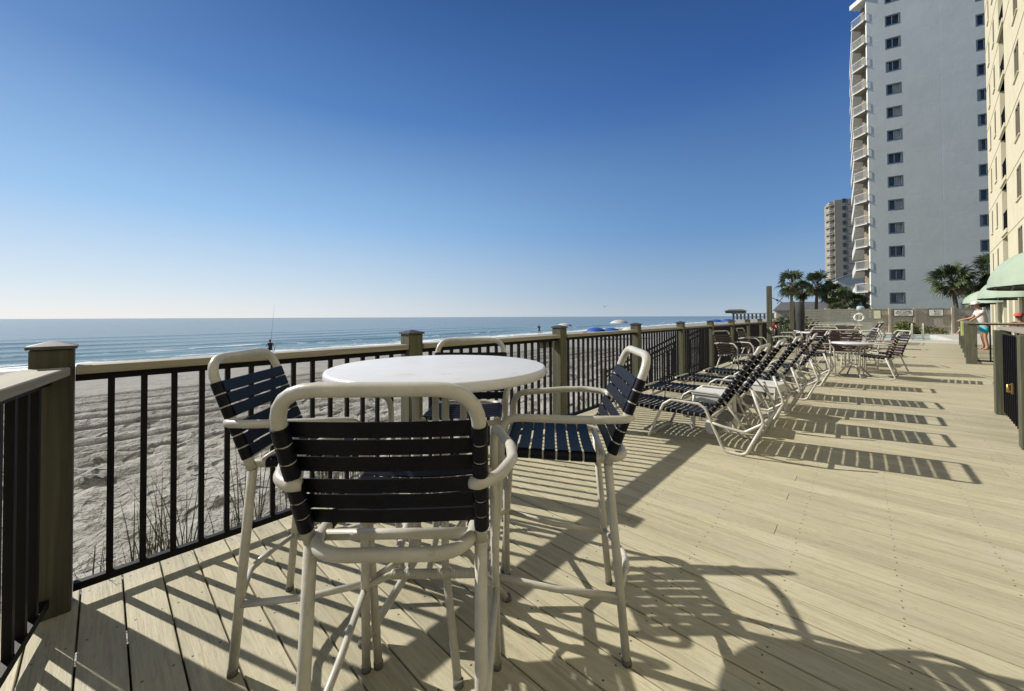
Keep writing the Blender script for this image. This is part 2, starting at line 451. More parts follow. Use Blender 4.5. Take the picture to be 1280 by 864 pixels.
# ------------------------------------------------------------------ chaise lounges
def make_chaise():
    """local +X toward the head end, origin on the floor at the hinge, width along Y 0..0.6"""
    t = thing('chaise_lounge', 'x', 'chaise lounge'); F = M['frame']; r = .0145
    Wd = .60; zs = .305
    H0 = Vector((-.02, 0, zs)); H1 = Vector((.425, 0, 1.0)); H2 = Vector((.445, 0, 1.03))
    m = MB(); m.tube([(-.02,.035,zs),(.395,.035,.96),(.418,.035,1.008),(.418,Wd-.035,1.008),(.395,Wd-.035,.96),(-.02,Wd-.035,zs)], r*1.1, 10, fil=.075)
    m.build('back_frame', F, t)
    m = MB(); m.tube([(.02,.035,zs),(-1.16,.035,zs+.01),(-1.16,Wd-.035,zs+.01),(.02,Wd-.035,zs)], r*1.1, 10, fil=.07)
    m.tube([(.0,.02,zs-.01),(.0,Wd-.02,zs-.01)], r*.9, 8)
    m.build('seat_frame', F, t)
    for y in (-.012, Wd+.012):
        m = MB()
        m.tube([(-.60,y,.012),(-.44,y,.375),(-.36,y,.43),(-.09,y,.428),(-.03,y,.39),(.125,y,.03),(.17,y,.014),(.27,y,.014),(.315,y,.035),(.455,y,.335)], r, 9, fil=.05)
        m.build('armrest', F, t)
        m = MB(); m.tube([(-.02,y,zs-.03),(.12,y,.245),(.30,y,.225),(.455,y,.335),(.36,y+(.02 if y < 0 else -.02),.62)], r*.9, 8, fil=.05); m.build('brace', F, t)
    m = MB()
    for s in (.06, Wd-.06): m.tube([(-1.02,s,zs-.01),(-1.06,s,.012)], r, 8)
    m.tube([(-1.055,.06,.02),(-1.055,Wd-.06,.02)], r*.9, 8); m.build('leg', F, t)
    m = MB(); m.tube([(-.60,-.012,.03),(-.60,.03,.018),(-.60,Wd-.03,.018),(-.60,Wd+.012,.03)], r*.9, 8); m.build('crossbar', F, t); m = MB(); m.tube([(.455,-.012,.335),(.455,Wd+.012,.335)], r*.9, 8)
    m.build('crossbar', F, t)
    for yy in (.05, Wd-.05):
        m = MB(); m.tube([(.30,yy,.228),(.10,yy,.50)], r*.7, 8); m.build('back_support', F, t)
    for y in (.02, Wd-.02):
        m = MB(); m.tube([(.02,y-.012,.21),(.02,y-.008,.21),(.02,y+.008,.21),(.02,y+.012,.21)], .062, 18)
        m.tube([(.02,y-.016,.21),(.02,y+.016,.21)], .02, 10); m.build('wheel', M['wheel'], t)
    tdir = Vector((.425,0,.67)).normalized(); nd = Vector((-.67,0,.425))
    n = 13
    for i in range(n):
        q = .045 + .0565*i; P = Vector((-.02,.035,zs)) + tdir*q; Q = P + Vector((0,Wd-.07,0))
        if q > .77: continue
        ribbon_pair(P, Q, .050, tdir, nd, r*1.1, .0025, .010).build('back_strap', M['strap'], t)
    n = 19
    for i in range(n):
        x = -.06 - .0575*i; P = Vector((x,.035,zs+.0002+.01*(-x)/1.16)); Q = P + Vector((0,Wd-.07,0))
        ribbon_pair(P, Q, .044, (1,0,0), (0,0,1), r*1.1, .0025, .014).build('seat_strap', M['strap'], t)
    return t
M['wheel'] = simple('grey_wheel_plastic', (.14,.14,.135), .4)
GC = 'strap chaise lounges in a row facing the ocean'
ch = make_chaise(); ch.location = (-1.10,4.03,0)
tag(ch, 'nearest chaise lounge of the row, its dark strap back raised toward the deck', 'chaise lounge', GC)
dup(ch, (-1.09,5.12,0), R(1.2), 'second chaise lounge from the viewer in the ocean-facing row', GC)
dup(ch, (-1.04,6.16,0), R(-1), 'third chaise lounge from the viewer, in the middle of the row', GC)
dup(ch, (-.93,7.30,0), R(1.5), 'fourth chaise lounge from the viewer in the ocean-facing row', GC)
dup(ch, (-.86,8.86,0), R(-2), 'last chaise lounge of the row, standing a little apart near the dining tables', GC)
# small white side tables between the chaises
def make_low_table(loc, label, rz=0):
    t = thing('side_table', label, 'side table', loc, rz, 'low white plastic side tables')
    m = MB(); m.bbox((0,0,.40), (.40,.40,.03), .008); m.build('tabletop', M['white'], t)
    m = MB()
    for rz_, c in ((0,(0,-.185,.35)),(0,(0,.185,.35))): m.box(c, (.34,.012,.068))
    m.box((-.185,0,.35), (.012,.34,.068)); m.box((.185,0,.35), (.012,.34,.068)); m.build('apron', M['white'], t)
    for sx in (-1,1):
        for sy in (-1,1):
            m = MB(); m.beam((sx*.17,sy*.17,.385),(sx*.19,sy*.19,0), .035,.035); m.build('leg', M['white'], t)
    return t
make_low_table((-1.28,4.89,0), 'low white side table between the nearest and second chaise lounge', R(4))
make_low_table((-.95,6.0,0), 'low white side table beside the third chaise lounge back', R(-8))

# ------------------------------------------------------------------ low dining chairs and tables
def make_dining_chair():
    t = thing('strap_chair', 'x', 'chair'); F = M['frame']; r = .0135
    m = MB(); m.tube([(-.255,-.16,.38),(-.265,-.30,.82),(-.235,-.325,.865),(.235,-.325,.865),(.265,-.30,.82),(.255,-.16,.38)], r, 8, fil=.06); m.build('back_frame', F, t)
    for s in (-1,1):
        m = MB(); m.tube([(s*.275,.22,.012),(s*.27,.20,.55),(s*.27,.13,.635),(s*.27,-.12,.64),(s*.262,-.27,.62)], r, 8, fil=.07); m.build('armrest', F, t)
        m = MB(); m.tube([(s*.27,.215,.02),(s*.27,.19,.012),(s*.27,-.20,.012),(s*.265,-.27,.03),(s*.258,-.14,.40)], r, 8, fil=.04); m.build('leg', F, t)
    m = MB(); m.tube([(-.25,-.22,.375),(-.25,.22,.415),(.25,.22,.415),(.25,-.22,.375)], r, 8, fil=.05, closed=True); m.build('seat_frame', F, t)
    a = Vector((-.255,-.16,.38)); tdir = (Vector((-.265,-.30,.82))-a).normalized(); 
    for i in range(8):
        P = a + tdir*(.04+.053*i); Q = Vector((-P.x,P.y,P.z)); ribbon_pair(P, Q, .040, tdir, (0,1,.3), r, .0025, .01).build('back_strap', M['strap2'], t)
    a = Vector((-.25,-.19,.378)); tdir = Vector((0,.44,.04)).normalized()
    for i in range(7):
        P = a + tdir*(.03+.058*i); Q = Vector((-P.x,P.y,P.z)); ribbon_pair(P, Q, .046, tdir, (0,0,1), r, .0025, .015).build('seat_strap', M['strap2'], t)
    return t
def make_dining_table(loc, label, rr=.5):
    t = thing('dining_table', label, 'table', loc, random.random(), 'low round white dining tables')
    m = MB(); m.lathe([(.0001,.69),(rr,.69),(rr+.005,.70),(rr+.005,.718),(rr-.004,.725),(.0001,.725)], n=40); m.build('tabletop', M['tabletop'], t)
    for k in range(4):
        a = R(90*k); c, s = math.cos(a), math.sin(a)
        m = MB(); m.tube([(c*.30,s*.30,.69),(c*.09,s*.09,.60),(c*.09,s*.09,.25),(c*.30,s*.30,.0)], .015, 8, fil=.08); m.build('leg', M['frame'], t)
    return t
GD = 'low strap chairs around the far dining tables'
dc = None
def chair(x, y, fx, fy, label):
    global dc
    if dc is None:
        dc = make_dining_chair(); dc.scale = (1.1,1.1,1.1); dc.location = (x,y,0); dc.rotation_euler[2] = face(fx,fy); tag(dc, label, 'chair', GD); return dc
    return dup(dc, (x,y,0), face(fx,fy), label, GD)
make_dining_table((-.12,10.9,0), 'nearest low round white table, past the chaise lounges', .36)
chair(.24,11.0,-1,.12, 'dark strap chair on the open deck side of the nearest dining table, standing furthest right')
chair(-.72,10.75,1,.3, 'strap chair left of the nearest dining table, slanted back')
chair(-.25,11.75,.1,-1, 'strap chair behind the nearest dining table, back lit by the sun')
chair(.38,12.1,-1,-.4, 'strap chair just behind the furthest right chair at the dining tables')
make_dining_table((-.62,13.3,0), 'second low round white dining table from the viewer', .42)
chair(-.62,12.6,.1,1, 'strap chair with its back to the viewer at the second dining table')
chair(-.8,14.45,0,-1, 'strap chair on the far side of the second dining table')
chair(-1.6,13.4,1,.1, 'strap chair on the ocean side of the second dining table')
chair(-.05,13.9,-1,-.2, 'strap chair on the building side of the second dining table')
make_dining_table((-1.2,16.9,0), 'third low round white dining table, farther along the deck')
chair(-1.9,16.7,1,0, 'strap chair on the ocean side of the third dining table')
chair(-1.15,17.8,0,-1, 'strap chair beyond the third dining table')
chair(-.4,16.6,-1,.2, 'strap chair on the building side of the third dining table')
make_dining_table((-.6,20.4,0), 'farthest low round white dining table near the pool')
chair(-.7,19.6,0,1, 'strap chair in front of the farthest dining table')
chair(.2,20.5,-1,0, 'strap chair on the building side of the farthest dining table')
chair(-1.5,20.5,1,0, 'strap chair on the ocean side of the farthest dining table')
chair(-.5,21.3,0,-1, 'strap chair beyond the farthest dining table')
chair(-2.05,9.55,1,-.35, 'strap chair standing alone against the ocean railing, left of the last chaise')
chair(-2.15,12.1,1,-.1, 'strap chair against the ocean railing beyond the beach stairs')
GP = 'chaise lounges lined up before the pool'
dup(ch, (.2,23.4,0), R(-5), 'chaise lounge in the distance before the pool, nearest of three', GP)
dup(ch, (.3,24.3,0), R(-8), 'chaise lounge in the distance before the pool, middle of three', GP)
dup(ch, (.4,25.2,0), R(-4), 'chaise lounge in the distance before the pool, farthest of three', GP)

# ------------------------------------------------------------------ beach, sea, land
def shore(u): # u: distance inland of the water line
    return u
def sand_z(x, y):
    u = x + .10*max(0, y-5)             # -3 at the deck ... -45 at the water
    if u > -4: z = -.62
    elif u > -12: z = -.62 - .83*((-4-u)/8)**.85
    elif u > -36: z = -1.45 - .35*((-12-u)/24)
    else: z = -1.80 - .075*(-36-u)
    return max(z, -6)
def beach():
    xs = []; x = 8.0
    while x > -95:
        xs.append(x)
        x -= 1.0 if x > -2.6 else (.075 if x > -21.5 else (.6 if x > -60 else 4))
    ysl = []; y = -45.0
    while y < 900:
        ysl.append(y)
        y += (3.0 if y < -6 else (.11 if y < 8.5 else (.35 if y < 24 else (1.5 if y < 80 else 25))))
    vs = []
    for y in ysl:
        for x in xs:
            z = sand_z(x, y); u = x + .10*max(0, y-5)
            if x < -2.4 and u > -38:
                near = min(1, max(0, (-2.4-x)/.6))
                foot = 1 if u > -9 else max(.12, 1 - (-9-u)/5)
                d = 0
                if -8 < y < 30 and x > -24:
                    q = noise.noise(Vector((x*2.3, y*1.9, 3))) ; q2 = noise.noise(Vector((x*5.5+4, y*4.5, 7))); q3 = noise.noise(Vector((x*.5, y*.5, 1)))
                    d += foot*(.10*q + .075*q2 + .06*q3 + .05*abs(q2)-.02)
                    d += (1-foot)*.008*q2
                    wv = .25*math.sin(y*.12) + .1*noise.noise(Vector((0, y*.25, 0)))
                    for c, w, h in ((-8.6,.16,.03),(-10.6,.2,.05),(-12.2,.22,.055),(-13.9,.26,.08),(-15.6,.24,.065),(-16.8,.2,.05),(-18.6,.22,.05),(-20.3,.25,.05)):
                        e = (x - (c + wv + .02*y)) / w
                        if abs(e) < 4: d += -2.4*h*math.exp(-e*e) + h*1.8*math.exp(-(e-1.7)**2) + h*1.8*math.exp(-(e+1.7)**2)
                z += near*d
            vs.append((x, y, z))
    n = len(xs); fs = []
    for j in range(len(ysl)-1):
        for i in range(n-1): fs.append((j*n+i, (j+1)*n+i, (j+1)*n+i+1, j*n+i+1))
    m, nt, p = newmat('beach_sand'); v = coord(nt)
    a = nz(nt, v, 1.2, 6, .65); b = nz(nt, v, 9, 5, .6)
    sep = N(nt, 'ShaderNodeSeparateXYZ'); nt.links.new(v, sep.inputs[0])
    wet = mth(nt, 'ADD', sep.outputs[0], mth(nt, 'MULTIPLY', mth(nt, 'MAXIMUM', mth(nt, 'SUBTRACT', sep.outputs[1], 5), 0), .10))
    wet = mth(nt, 'ADD', wet, mth(nt, 'MULTIPLY', nz(nt, coord(nt, (.1,.03,1)), 1., 3), 6))
    wf = ramp(nt, mth(nt, 'DIVIDE', mth(nt, 'ADD', wet, 60), 40), [(.47, (1,1,1)), (.58, (0,0,0))])
    col = ramp(nt, a, [(.3, (.240,.234,.215)), (.7, (.345,.338,.318))])
    col = mix(nt, mth(nt, 'MULTIPLY', ramp(nt, b, [(.5,(0,0,0)),(.8,(1,1,1))]), .35), col, (.27,.25,.21))
    col = mix(nt, wf, col, (.20,.185,.16)); nt.links.new(col, p.inputs['Base Color'])
    nt.links.new(mth(nt, 'SUBTRACT', .9, mth(nt, 'MULTIPLY', wf, .45)), p.inputs['Roughness'])
    p.inputs['Specular IOR Level'].default_value = .3
    h = mth(nt, 'ADD', mth(nt, 'MULTIPLY', nz(nt, v, 4.5, 5, .6), 1.0), mth(nt, 'MULTIPLY', nz(nt, v, 18, 4), .35))
    vo = N(nt, 'ShaderNodeTexVoronoi'); vo.feature = 'SMOOTH_F1'; vo.inputs['Scale'].default_value = 2.7; vo.inputs['Smoothness'].default_value = .25
    wv_ = N(nt, 'ShaderNodeVectorMath'); wv_.operation = 'ADD'; nt.links.new(v, wv_.inputs[0])
    nn = N(nt, 'ShaderNodeTexNoise'); nn.inputs['Scale'].default_value = 2.0; nt.links.new(v, nn.inputs['Vector'])
    ws_ = N(nt, 'ShaderNodeVectorMath'); ws_.operation = 'SCALE'; ws_.inputs['Scale'].default_value = .6; nt.links.new(nn.outputs['Color'], ws_.inputs[0]); nt.links.new(ws_.outputs[0], wv_.inputs[1])
    nt.links.new(wv_.outputs[0], vo.inputs['Vector'])
    foot_ = mth(nt, 'MULTIPLY', mth(nt, 'MINIMUM', vo.outputs['Distance'], .42), 3.2)
    nearf = ramp(nt, mth(nt, 'DIVIDE', mth(nt, 'ADD', sep.outputs[0], 30), 30), [(.35,(.08,.08,.08)),(.62,(1,1,1))])
    h = mth(nt, 'ADD', mth(nt, 'MULTIPLY', h, .7), mth(nt, 'MULTIPLY', foot_, nearf))
    h = mth(nt, 'MULTIPLY', h, mth(nt, 'SUBTRACT', 1, mth(nt, 'MULTIPLY', wf, .85)))
    bump(nt, p, h, 1.0, .13)
    me = bpy.data.meshes.new('beach_sand'); me.from_pydata(vs, [], fs); me.materials.append(m)
    me.polygons.foreach_set('use_smooth', [True]*len(fs)); me.update()
    o = bpy.data.objects.new('beach_sand', me); COL.objects.link(o); o['kind'] = 'structure'
beach()
WZ = -2.45
def sea():
    us = [-38 - .45*i for i in range(150)]; u = us[-1]
    st_ = .6
    while u > -9000: st_ *= 1.12; u -= st_; us.append(u)
    ysl = [-4000,-2000,-900,-400,-200,-120,-80]; y = -60
    while y < 120: ysl.append(y); y += 2.5
    while y < 6000: ysl.append(y); y += 2.5 + (y-110)*.12
    ysl += [9000]
    vs = []
    for y in ysl:
        for u in us:
            x = u - .10*max(0, min(y, 900)-5); z = WZ
            if u > -125 and -150 < y < 900:
                wob = 2.2*noise.noise(Vector((y*.018, 0, 5))) + .8*noise.noise(Vector((y*.07, 2, 5)))
                for c, w, h in ((-49.5,.8,.11),(-54,1.1,.20),(-60.5,1.5,.38),(-68,2.0,.22),(-78,2.2,.28),(-92,3,.25),(-108,3,.2)):
                    amp = h*(.55+.6*noise.noise(Vector((y*.03, c, 0))) + .1)
                    e = (u-(c+wob*(1+abs(c+50)*.03)))/w
                    if abs(e) < 4: z += max(0, amp)*math.exp(-e*e*(1.0 if e < 0 else 2.2))
            vs.append((x, y, z))
    n = len(us); fs = []
    for j in range(len(ysl)-1):
        for i in range(n-1): fs.append((j*n+i, (j+1)*n+i, (j+1)*n+i+1, j*n+i+1))
    m, nt, p = newmat('sea_water')
    v = coord(nt); sep = N(nt, 'ShaderNodeSeparateXYZ'); nt.links.new(v, sep.inputs[0])
    u_ = mth(nt, 'ADD', sep.outputs[0], mth(nt, 'MULTIPLY', mth(nt, 'MAXIMUM', mth(nt, 'SUBTRACT', mth(nt, 'MINIMUM', sep.outputs[1], 900), 5), 0), .10))
    cb = N(nt, 'ShaderNodeCombineXYZ'); nt.links.new(u_, cb.inputs[0]); nt.links.new(sep.outputs[1], cb.inputs[1])
    def mp(s):
        q = N(nt, 'ShaderNodeMapping'); q.inputs['Scale'].default_value = s; nt.links.new(cb.outputs[0], q.inputs[0]); return q.outputs[0]
    ripple = nz(nt, mp((1.1,.55,1)), 1.0, 6, .62, .3); swell = nz(nt, mp((.16,.022,1)), 1.0, 4, .6)
    far = nz(nt, mp((.02,.004,1)), 1.0, 5, .6)
    col = ramp(nt, far, [(.35,(.010,.050,.075)),(.65,(.022,.085,.110))])
    shal = ramp(nt, mth(nt, 'DIVIDE', mth(nt, 'ADD', u_, 130), 90), [(.1,(0,0,0)),(.85,(1,1,1))])
    col = mix(nt, shal, col, (.10,.17,.165))
    # foam along the waterline and on the crests
    fn = nz(nt, mp((.9,.13,1)), 1.0, 6, .7, .5)
    edge = ramp(nt, mth(nt, 'DIVIDE', mth(nt, 'ADD', u_, 70), 30), [(.25,(0,0,0)),(.36,(.5,.5,.5)),(.50,(.12,.12,.12)),(.66,(.50,.50,.50)),(.78,(1,1,1))])
    foam = mth(nt, 'GREATER_THAN', mth(nt, 'ADD', fn, mth(nt, 'MULTIPLY', edge, .26)), .71)
    col = mix(nt, foam, col, (.72,.75,.76)); nt.links.new(col, p.inputs['Base Color'])
    nt.links.new(mth(nt, 'ADD', mth(nt, 'MULTIPLY', foam, .5), .17), p.inputs['Roughness'])
    p.inputs['IOR'].default_value = 1.33; p.inputs['Specular IOR Level'].default_value = .5
    h = mth(nt, 'ADD', mth(nt, 'MULTIPLY', ripple, .35), mth(nt, 'MULTIPLY', swell, 1.6))
    bump(nt, p, h, .55, .5)
    me = bpy.data.meshes.new('sea'); me.from_pydata(vs, [], fs); me.materials.append(m)
    me.polygons.foreach_set('use_smooth', [True]*len(fs)); me.update()
    o = bpy.data.objects.new('sea', me); COL.objects.link(o); o['kind'] = 'structure'
sea()
M['grass'] = simple('ground_grass', (.10,.11,.06), .95, .3, .5)
M['concrete'] = simple('pool_concrete', (.44,.43,.385), .85, .08, 1.2, bs=.2, bsc=50, dirt=((.34,.33,.29), 1.5, .58))
b = MB(); b.add([(-2.9,44.5,-.10),(4000,44.5,-.10),(4000,6000,-.10),(-2.9,6000,-.10)], [(0,1,2,3)])
b.add([(7.0,-60,-.10),(4000,-60,-.10),(4000,44.5,-.10),(7.0,44.5,-.10)], [(0,1,2,3)])
b.build('ground', M['grass'])['kind'] = 'structure'
# pool terrace with the pool cut out
b = MB(); PX0, PX1, PY0, PY1 = -1.9, 3.3, 29.2, 36.5
def slab(x0,x1,y0,y1): b.box(((x0+x1)/2,(y0+y1)/2,-.30), (x1-x0,y1-y0,.60))
slab(-2.9,PX0,26.11,44.5); slab(PX1,7.0,26.11,44.5); slab(PX0,PX1,26.11,PY0); slab(PX0,PX1,PY1,44.5)
b.build('pool_deck', M['concrete'])['kind'] = 'structure'
pool = thing('swimming_pool', 'small rectangular swimming pool with turquoise water before the wooden fence', 'pool', (PX0,PY0,0))
m, nt, p = newmat('pool_water'); p.inputs['Base Color'].default_value = (.30,.47,.50,1); p.inputs['Roughness'].default_value = .06
bump(nt, p, nz(nt, coord(nt), 3, 3), .25, .03)
b = MB(); b.box(((PX1-PX0)/2,(PY1-PY0)/2,-.12), (PX1-PX0-.01,PY1-PY0-.01,.02)); b.build('water', m, pool)
b = MB(); W_, L_ = PX1-PX0, PY1-PY0
for c, d in (((W_/2,-.12,.012),(W_+.6,.28,.024)),((W_/2,L_+.12,.012),(W_+.6,.28,.024)),((-.14,L_/2,.012),(.28,L_-.04,.024)),((W_+.14,L_/2,.012),(.28,L_-.04,.024))): b.bbox(c, d, .008)
b.build('coping', M['white2'] if 'white2' in M else simple('coping', (.60,.60,.57), .6), pool)
b = MB()
for yy in (-.0,): b.tube([(3.9,-.25,0),(3.9,-.25,.85),(3.9,.15,.85),(3.9,.35,.45),(3.9,.55,-.1)], .022, 8, fil=.12); b.tube([(4.3,-.25,0),(4.3,-.25,.85),(4.3,.15,.85),(4.3,.35,.45),(4.3,.55,-.1)], .022, 8, fil=.12)
b.build('handrail', M['cord'], pool)

# ------------------------------------------------------------------ beach stairs outside the rail
def stairs():
    t = thing('beach_stairs', 'timber stairs going down from the deck to the sand, with sloping black handrails', 'stairs', (-2.83,8.9,0))
    n = 7
    for i in range(n):
        m = MB(); m.box((-.14-.28*i, .55, -.15-.155*i+.0), (.27,1.06,.035)); m.build('tread', M['deck2'], t)
    for y in (0, 1.1):
        m = MB(); m.beam((.0,y,-.22),(-2.0,y,-1.33), .045,.24); m.build('stringer', M['beam'], t)
        m = MB(); m.beam((.0,y,1.0),(-2.1,y,-.17), .05,.04); m.beam((.0,y,.88),(-2.1,y,-.29), .03,.03); m.beam((.0,y,.18),(-2.1,y,-.99), .03,.03)
        m.build('handrail', M['black'], t)
        for k in range(18):
            x = -.1-.11*k; z = x*.557; m = MB(); m.box((x,y,z+.53), (.02,.02,.72)); m.build('baluster', M['black'], t)
        m = MB(); m.box((-2.1,y,-.72), (.09,.09,1.3)); m.box((-.06,y,.42), (.09,.09,1.3)); m.build('post', M['post'], t)
M['deck2'] = wood('stair_tread', (.34,.31,.23), (.5,.47,.37), 'y', False)
stairs()

# ------------------------------------------------------------------ tall pole, red cloth, life ring and so on along the far rail
t = thing('timber_pole', 'tall slim timber pole rising above the far ocean railing', 'pole', (-2.25,15.2,0))
b = MB(); b.bbox((0,0,1.15), (.14,.14,2.3), .008); b.build('post', M['post'], t)
b = MB(); b.tube([(.08,0,1.9),(.35,.02,1.75)], .012, 6); b.tube([(.22,-.02,1.70),(.38,.03,1.92)], .010, 6); b.ball((.22,0,1.82), .035, 6); b.build('shower_head', M['black'], t)
t = thing('dark_post', 'thick dark post wrapped in netting at the far end of the railing', 'post', (-1.95,19.3,0))
b = MB(); b.bbox((-.12,0,.95), (.16,.16,1.9), .01); b.build('post', M['post'], t)
b = MB(); b.lathe([(.0001,.02),(.15,.02),(.17,.4),(.14,.9),(.17,1.4),(.12,1.85),(.0001,1.88)], (.13,0,0), 12); b.build('netting', M['screen'], t)
t = thing('red_float', 'small red and white float hanging on the far railing below the tall pole', 'float', (-2.42,17.1,.0))
b = MB(); b.tube([(0, .16*math.cos(2*math.pi*k/16), .85+.16*math.sin(2*math.pi*k/16)) for k in range(16)], .045, 8, closed=True); b.build('ring', simple('red_vinyl', (.42,.03,.03), .5), t)
b = MB(); b.tube([(.05,-.2,.35),(.04,.05,.8)], .012, 6); b.tube([(.05,.15,.35),(.04,-.1,.8)], .012, 6); b.build('strap', M['white'], t)

def ground_fence():
    a = Vector((-1.9,39.2)); c = Vector((6.3,41.3)); L = (c-a).length; rz = math.atan2(c.y-a.y, c.x-a.x); H = 1.78
    t = thing('board_fence', 'grey brown vertical board fence closing off the pool area at the back', 'fence', (a.x,a.y,0), rz)
    n = int(L/.145); s = L/n
    b = MB()
    for i in range(n): b.box((s*(i+.5), random.uniform(-.004,.004), H/2+random.uniform(-.012,.012)), (s-.014,.02,H-.03))
    b.build('boards', M['fencewood'], t)
    b = MB()
    for z in (.45, 1.30): b.box((L/2,-.03,z), (L,.035,.08))
    b.box((L/2,0,H+.01), (L,.07,.03)); b.build('rail', M['fencewood'], t)
    for x in (.05, 1.5, 3.6, 4.95, 6.9, L-.05):
        b = MB(); b.bbox((x,-.07,(H+.05)/2), (.13,.11,H+.05), .006); b.build('post', M['fencewood'], t)
    return t, a, rz
fence, fa, frz = ground_fence()
fd = Vector((math.cos(frz), math.sin(frz))); fn_ = Vector((fd.y, -fd.x))
def on_fence(s, off=.12): q = fa + fd*s + fn_*off; return (q.x, q.y, 0)
M['ink'] = simple('sign_ink', (.06,.06,.07), .6)
def sign(s, z0, w, h, name, label, col, lines):
    t = thing(name, label, 'sign', on_fence(s), frz, None)
    b = MB(); b.box((0,0,z0+h/2), (w+.09,.02,h+.09)); b.build('sign_frame', M['frm'], t)
    b = MB(); b.box((0,-.015,z0+h/2), (w,.012,h)); b.build('panel', col, t)
    if lines:
        b = MB()
        for (x, z, lw, lh) in lines:
            b.box((x*w-w/2+lw*w/2, -.024, z0+z*h), (lw*w,.004,lh*h))
        b.build('lettering', M['ink'], t)
M['frm'] = simple('sign_frame_dark', (.08,.08,.06), .6)
M['pw'] = simple('sign_white', (.80,.80,.76), .5)
M['py'] = simple('sign_yellowish', (.75,.74,.52), .5)
sign(2.75,1.05,.66,.62,'notice_board','pale yellow blank notice board on the fence, left of the two lettered signs', M['py'], None)
sign(4.35,1.27,1.0,.42,'pool_sign','wide white pool sign with heavy dark lettering on the fence, middle board', M['pw'],
     [(.12,.80,.10,.18),(.25,.84,.30,.10),(.58,.80,.30,.16),(.06,.55,.16,.10),(.26,.55,.12,.14),(.44,.55,.24,.10),(.72,.55,.20,.10),(.06,.34,.22,.09),(.34,.34,.30,.09),(.68,.34,.24,.09),(.20,.14,.55,.07)])
sign(6.05,1.27,.70,.42,'pool_sign','smaller white pool sign with thin lettering on the fence, rightmost board', M['pw'],
     [(.35,.80,.45,.07),(.35,.80,.06,.3),(.35,.60,.50,.06),(.35,.40,.40,.06),(.30,.20,.50,.06)])
sign(1.45,1.15,.30,.32,'notice_board','small white paper notice on the fence, leftmost of the signs', M['pw'], [(.2,.7,.6,.06),(.2,.5,.5,.06),(.2,.3,.6,.06)])
# horizontal slatted screen left of the fence
t = thing('slat_screen', 'low weathered screen of horizontal grey boards left of the pool fence', 'fence', (-3.1,35.0,0), R(12))
for i, z in enumerate((.95,1.13,1.31,1.49,1.67)):
    b = MB(); b.box((1.9,0,z), (3.8,.03,.15)); b.build('board', M['cap'], t)
for x in (0,1.3,2.6,3.8):
    b = MB(); b.bbox((x,.06,.92), (.12,.12,1.84), .006); b.build('post', M['fencewood'], t)
b = MB(); b.box((1.9,.005,.45), (3.8,.02,.8)); b.build('board', M['fencewood'], t)
# life ring on its stand
t = thing('life_ring', 'white life ring hung on a post before the pool fence', 'life ring', (-.05,27.6,.04))
b = MB(); b.tube([(.185*math.cos(2*math.pi*k/24), 0, 1.15+.185*math.sin(2*math.pi*k/24)) for k in range(24)], .055, 10, closed=True); b.build('ring', M['white'], t)
for k in range(4):
    a = math.pi/4+k*math.pi/2; q = [(.185*math.cos(a+d), 0, 1.15+.185*math.sin(a+d)) for d in (-.16,-.05,.05,.16)]
    b = MB(); b.tube(q, .060, 10); b.build('band', simple('band_grey', (.35,.36,.40), .5) if k == 0 else bpy.data.materials['band_grey'], t)
t = thing('life_ring_post', 'grey post with a round blue grey float box above the life ring', 'post', (-.03,27.78,0))
b = MB(); b.bbox((0,0,.9), (.10,.10,1.8), .006); b.build('post', M['fencewood'], t)
b = MB(); b.lathe([(.0001,-.1),(.14,-.1),(.17,0),(.14,.14),(.0001,.16)], (0.03,0,1.66), 16); b.build('float_box', simple('bluegrey_box', (.30,.38,.40), .5), t)
t = thing('stone_pier', 'short square block pier with a flat cap before the fence, below the life ring', 'pier', (-.22,26.9,0))
b = MB(); b.bbox((0,0,.38), (.55,.55,.76), .01); b.build('body', simple('stone', (.36,.33,.24), .9, .2, 14, bs=.4, bsc=30), t)
b = MB(); b.bbox((0,0,.785), (.64,.64,.05), .01); b.build('cap', M['concrete'], t)

